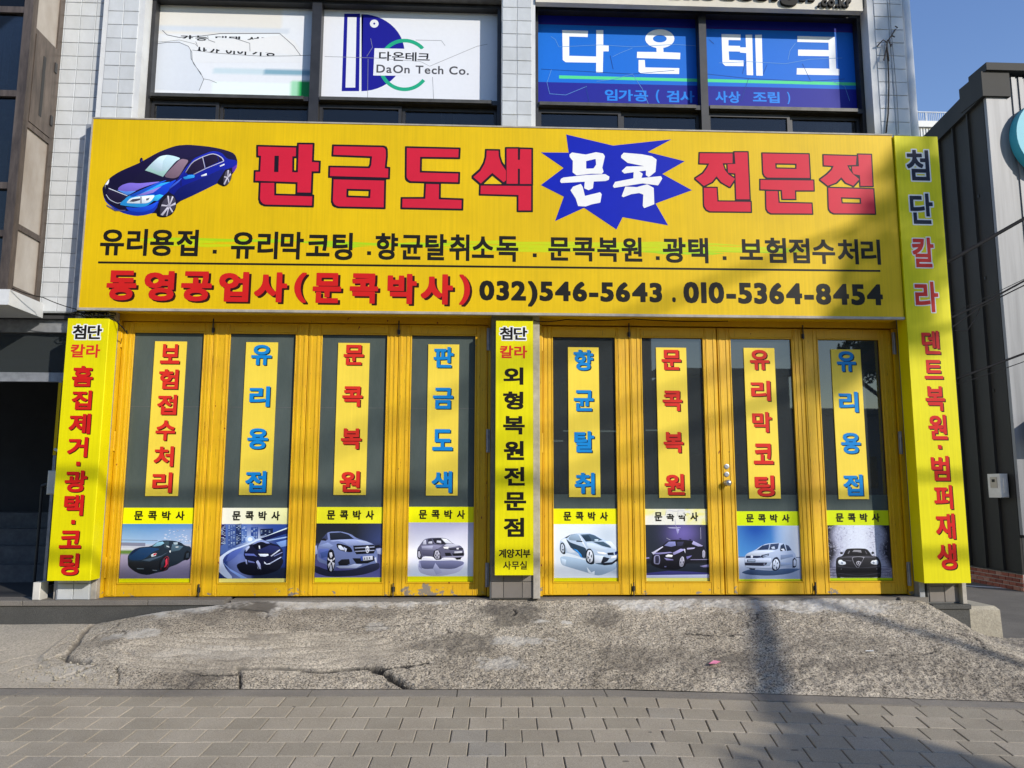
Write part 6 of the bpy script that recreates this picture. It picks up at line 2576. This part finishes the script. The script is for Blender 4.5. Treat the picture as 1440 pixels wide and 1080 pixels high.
cable('overhead_cable', [P(1342, 465, 1.25), P(1360, 465, 1.3), P(1372, 447, 1.4), P(1380, 430, 1.4)], 0.005, 'short looped cable end hanging under the middle bunch', sag=0.0)

# far white building
FB = empty('white_building', (24, 30, -0.5), 'distant white ribbed building with blue rooftop railing', 'building')
zf = P(1320, 172, 30).z
zr_ = P(1320, 157, 30).z
m_ = MB().box(14, 34, 30.05, 42, -0.6, zf - 0.3)
m_.build('wall', 'far_white', FB)
m_ = MB()
for q in range(90):
    m_.box(18 + q * 0.15, 18.07 + q * 0.15, 30.0, 30.045, zf - 4.5, zf - 0.35)
tag(m_.build('wall_ribs', 'far_white', FB), kind='stuff')
MB().box(14, 34, 29.9, 30.1, zf - 0.30, zf + 0.02).build('parapet', 'far_white', FB)
m_ = MB()
m_.box(14, 34, 30.0, 30.05, zr_ - 0.06, zr_)
for q in range(12):
    m_.box(15 + q * 1.3, 15.07 + q * 1.3, 30.0, 30.05, zf + 0.03, zr_ - 0.07)
for q in range(150):
    m_.box(15 + q * 0.1, 15.03 + q * 0.1, 30.02, 30.04, zf + 0.03, zr_ - 0.07)
tag(m_.build('railing', 'far_rail', FB), kind='stuff')

# =================================================================== ACROSS THE STREET (seen in the door glass)
def block_building(name, label, x0, x1, y0, y1, h, mat, floors):
    b = empty(name, ((x0 + x1) / 2, y1, -0.6), label, 'building', 'buildings across the street')
    MB().box(x0, x1, y0, y1, -0.6, h).build('wall', mat, b)
    MB().box(x0 - 0.2, x1 + 0.2, y1 - 1, y1 + 0.15, h + 0.01, h + 0.3).build('roof_edge', 'lintel_grey', b)
    for f in range(floors):
        x = x0 + 0.8
        while x < x1 - 1.6:
            MB().box(x, x + 1.3, y1 + 0.005, y1 + 0.05, 1.0 + f * 3.0, 2.4 + f * 3.0).build('window', 'glass_window', b)
            x += 2.4
    return b


block_building('street_building', 'grey building mirrored in the doors left of the knob', -55, 7.4, -34, -26, 8.5, 'opp_wall_dark', 2)
block_building('street_building', 'dark low shop mirrored in the door with the knob', 7.8, 13.4, -34, -26, 5.8, 'opp_wall_dark', 1)
block_building('street_building', 'pale low building mirrored in the door at the right end', 13.6, 30, -36, -28, 4.3, 'opp_wall', 1)


def shp(px, py, Yp, t):
    return P(px, py, Yp) + SUN * t


# utility cables behind the camera: their shadows cross the shop front
g_ = 'utility cables over the street'
for i_, (zz, t_, r_) in enumerate(((0.86, 15.0, 0.032), (0.20, 15.5, 0.034))):
    a = Vector((-12, 0, zz)) + SUN * t_
    b = Vector((6.0, 0, zz)) + SUN * t_
    cable('utility_cable', [a, b], r_, 'level utility cable over the street, ' + ('upper' if i_ == 0 else 'lower') + ' of its pair', group=g_)
for i_, (a, b, t_, r_) in enumerate((((1.38, -0.25, 2.43), (2.99, -0.25, 3.09), 11, 0.03), ((1.1, 0, 1.15), (3.3, 0, 1.95), 10, 0.028), ((0.8, 0, 1.45), (3.2, 0, 2.33), 12, 0.022))):
    a, b = Vector(a), Vector(b)
    d = b - a
    cable('utility_cable', [a - d * 2 + SUN * (t_ + 26), b + d * 1.2 + SUN * (t_ - 3)], r_, 'slanting utility cable over the street, ' + ('highest', 'lowest', 'middle')[i_] + ' of three', group=g_)

# added tree, out of view behind the camera, shaped to cast the wanted shadows
TR = empty('caster_tree', (11.2, -10.4, -0.6), 'added tree out of view behind the camera, shaped to cast shade on ramp and signs', 'tree')
tb = Vector((2.72, 0, 0)) + Vector((SUN.x, SUN.y, 0)).normalized() * 17.0  # trunk placed so its shadow stands in for the pole-like band
m_ = MB()
m_.tube([(tb.x, tb.y, -0.65), (tb.x + .03, tb.y, 1.5), (tb.x - .02, tb.y + .02, 4), (tb.x, tb.y, 7.5), (tb.x + .3, tb.y + .1, 10.4)], [0.10, 0.08, 0.06, 0.05, 0.03], 10)
m_.build('trunk', 'trunk_bark', TR, smooth=True)
T0 = 10.0
caster_limb = [Vector((2.1, -3.3, -0.5)), Vector((1.98, -2.6, -0.49)), Vector((1.92, -1.9, -0.46)), Vector((2.0, -1.35, -0.40)), Vector((2.16, -0.75, -0.22)), Vector((2.36, -0.1, -0.03)), Vector((2.40, 0.0, 0.25))]  # wanted shadow band, carried back along the sun to form a caster
limb3 = [p + SUN * (T0 + 0.2 * i) for i, p in enumerate(caster_limb)]
m_ = MB()
m_.tube(limb3, [0.075, 0.085, 0.08, 0.08, 0.07, 0.05, 0.02], 9)
m_.tube([limb3[0], limb3[0] + Vector((1.4, -0.9, -0.6)), Vector((tb.x - 0.6, tb.y - 0.3, 2.6)), Vector((tb.x, tb.y, 1.8))], [0.05, 0.05, 0.06, 0.07], 8)
m_.build('caster_limb', 'trunk_bark', TR, smooth=True)
rs = random.Random(21)
lv = MB()


def clump(c, rx, ry, rz, n, s=0.07):
    for _ in range(n):
        while True:
            q = Vector((rs.uniform(-1, 1), rs.uniform(-1, 1), rs.uniform(-1, 1)))
            if q.length < 1:
                break
        p = Vector(c) + Vector((q.x * rx, q.y * ry, q.z * rz))
        u = Vector((rs.gauss(0, 1), rs.gauss(0, 1), rs.gauss(0, 1))).normalized()
        v = u.orthogonal().normalized()
        k = s * rs.uniform(0.6, 1.3)
        lv.face([p - u * k, p + v * k * 0.5, p + u * k, p - v * k * 0.5])


for (sx, sy2, sz, r_, n_) in ((2.02, -2.0, -0.46, 0.16, 130), (2.14, -2.25, -0.47, 0.22, 260), (2.27, -2.6, -0.48, 0.30, 420), (2.4, -3.0, -0.5, 0.45, 700), (2.3, -3.5, -0.5, 0.6, 900)):  # leaf clumps added to shade the paving
    clump(Vector((sx, sy2, sz)) + SUN * (T0 + 1), r_, r_, r_, n_)
for (sx, sz, r_, n_) in ((3.6, 2.35, 0.42, 220), (3.6, 2.75, 0.46, 270), (3.76, 3.15, 0.44, 250), (3.84, 3.55, 0.36, 190), (3.9, 3.85, 0.24, 110), (3.4, 2.4, 0.32, 170), (4.06, 4.35, 0.2, 130), (4.05, 4.7, 0.18, 120), (4.04, 5.05, 0.17, 120), (4.06, 5.4, 0.2, 140), (4.1, 5.8, 0.25, 160)):  # leaf clumps added to shade the signs and right pilaster
    clump(Vector((sx, -0.26, sz)) + SUN * 18.5, r_, r_, r_, n_)
tag(lv.build('crown', 'leaf_green', TR), kind='stuff')
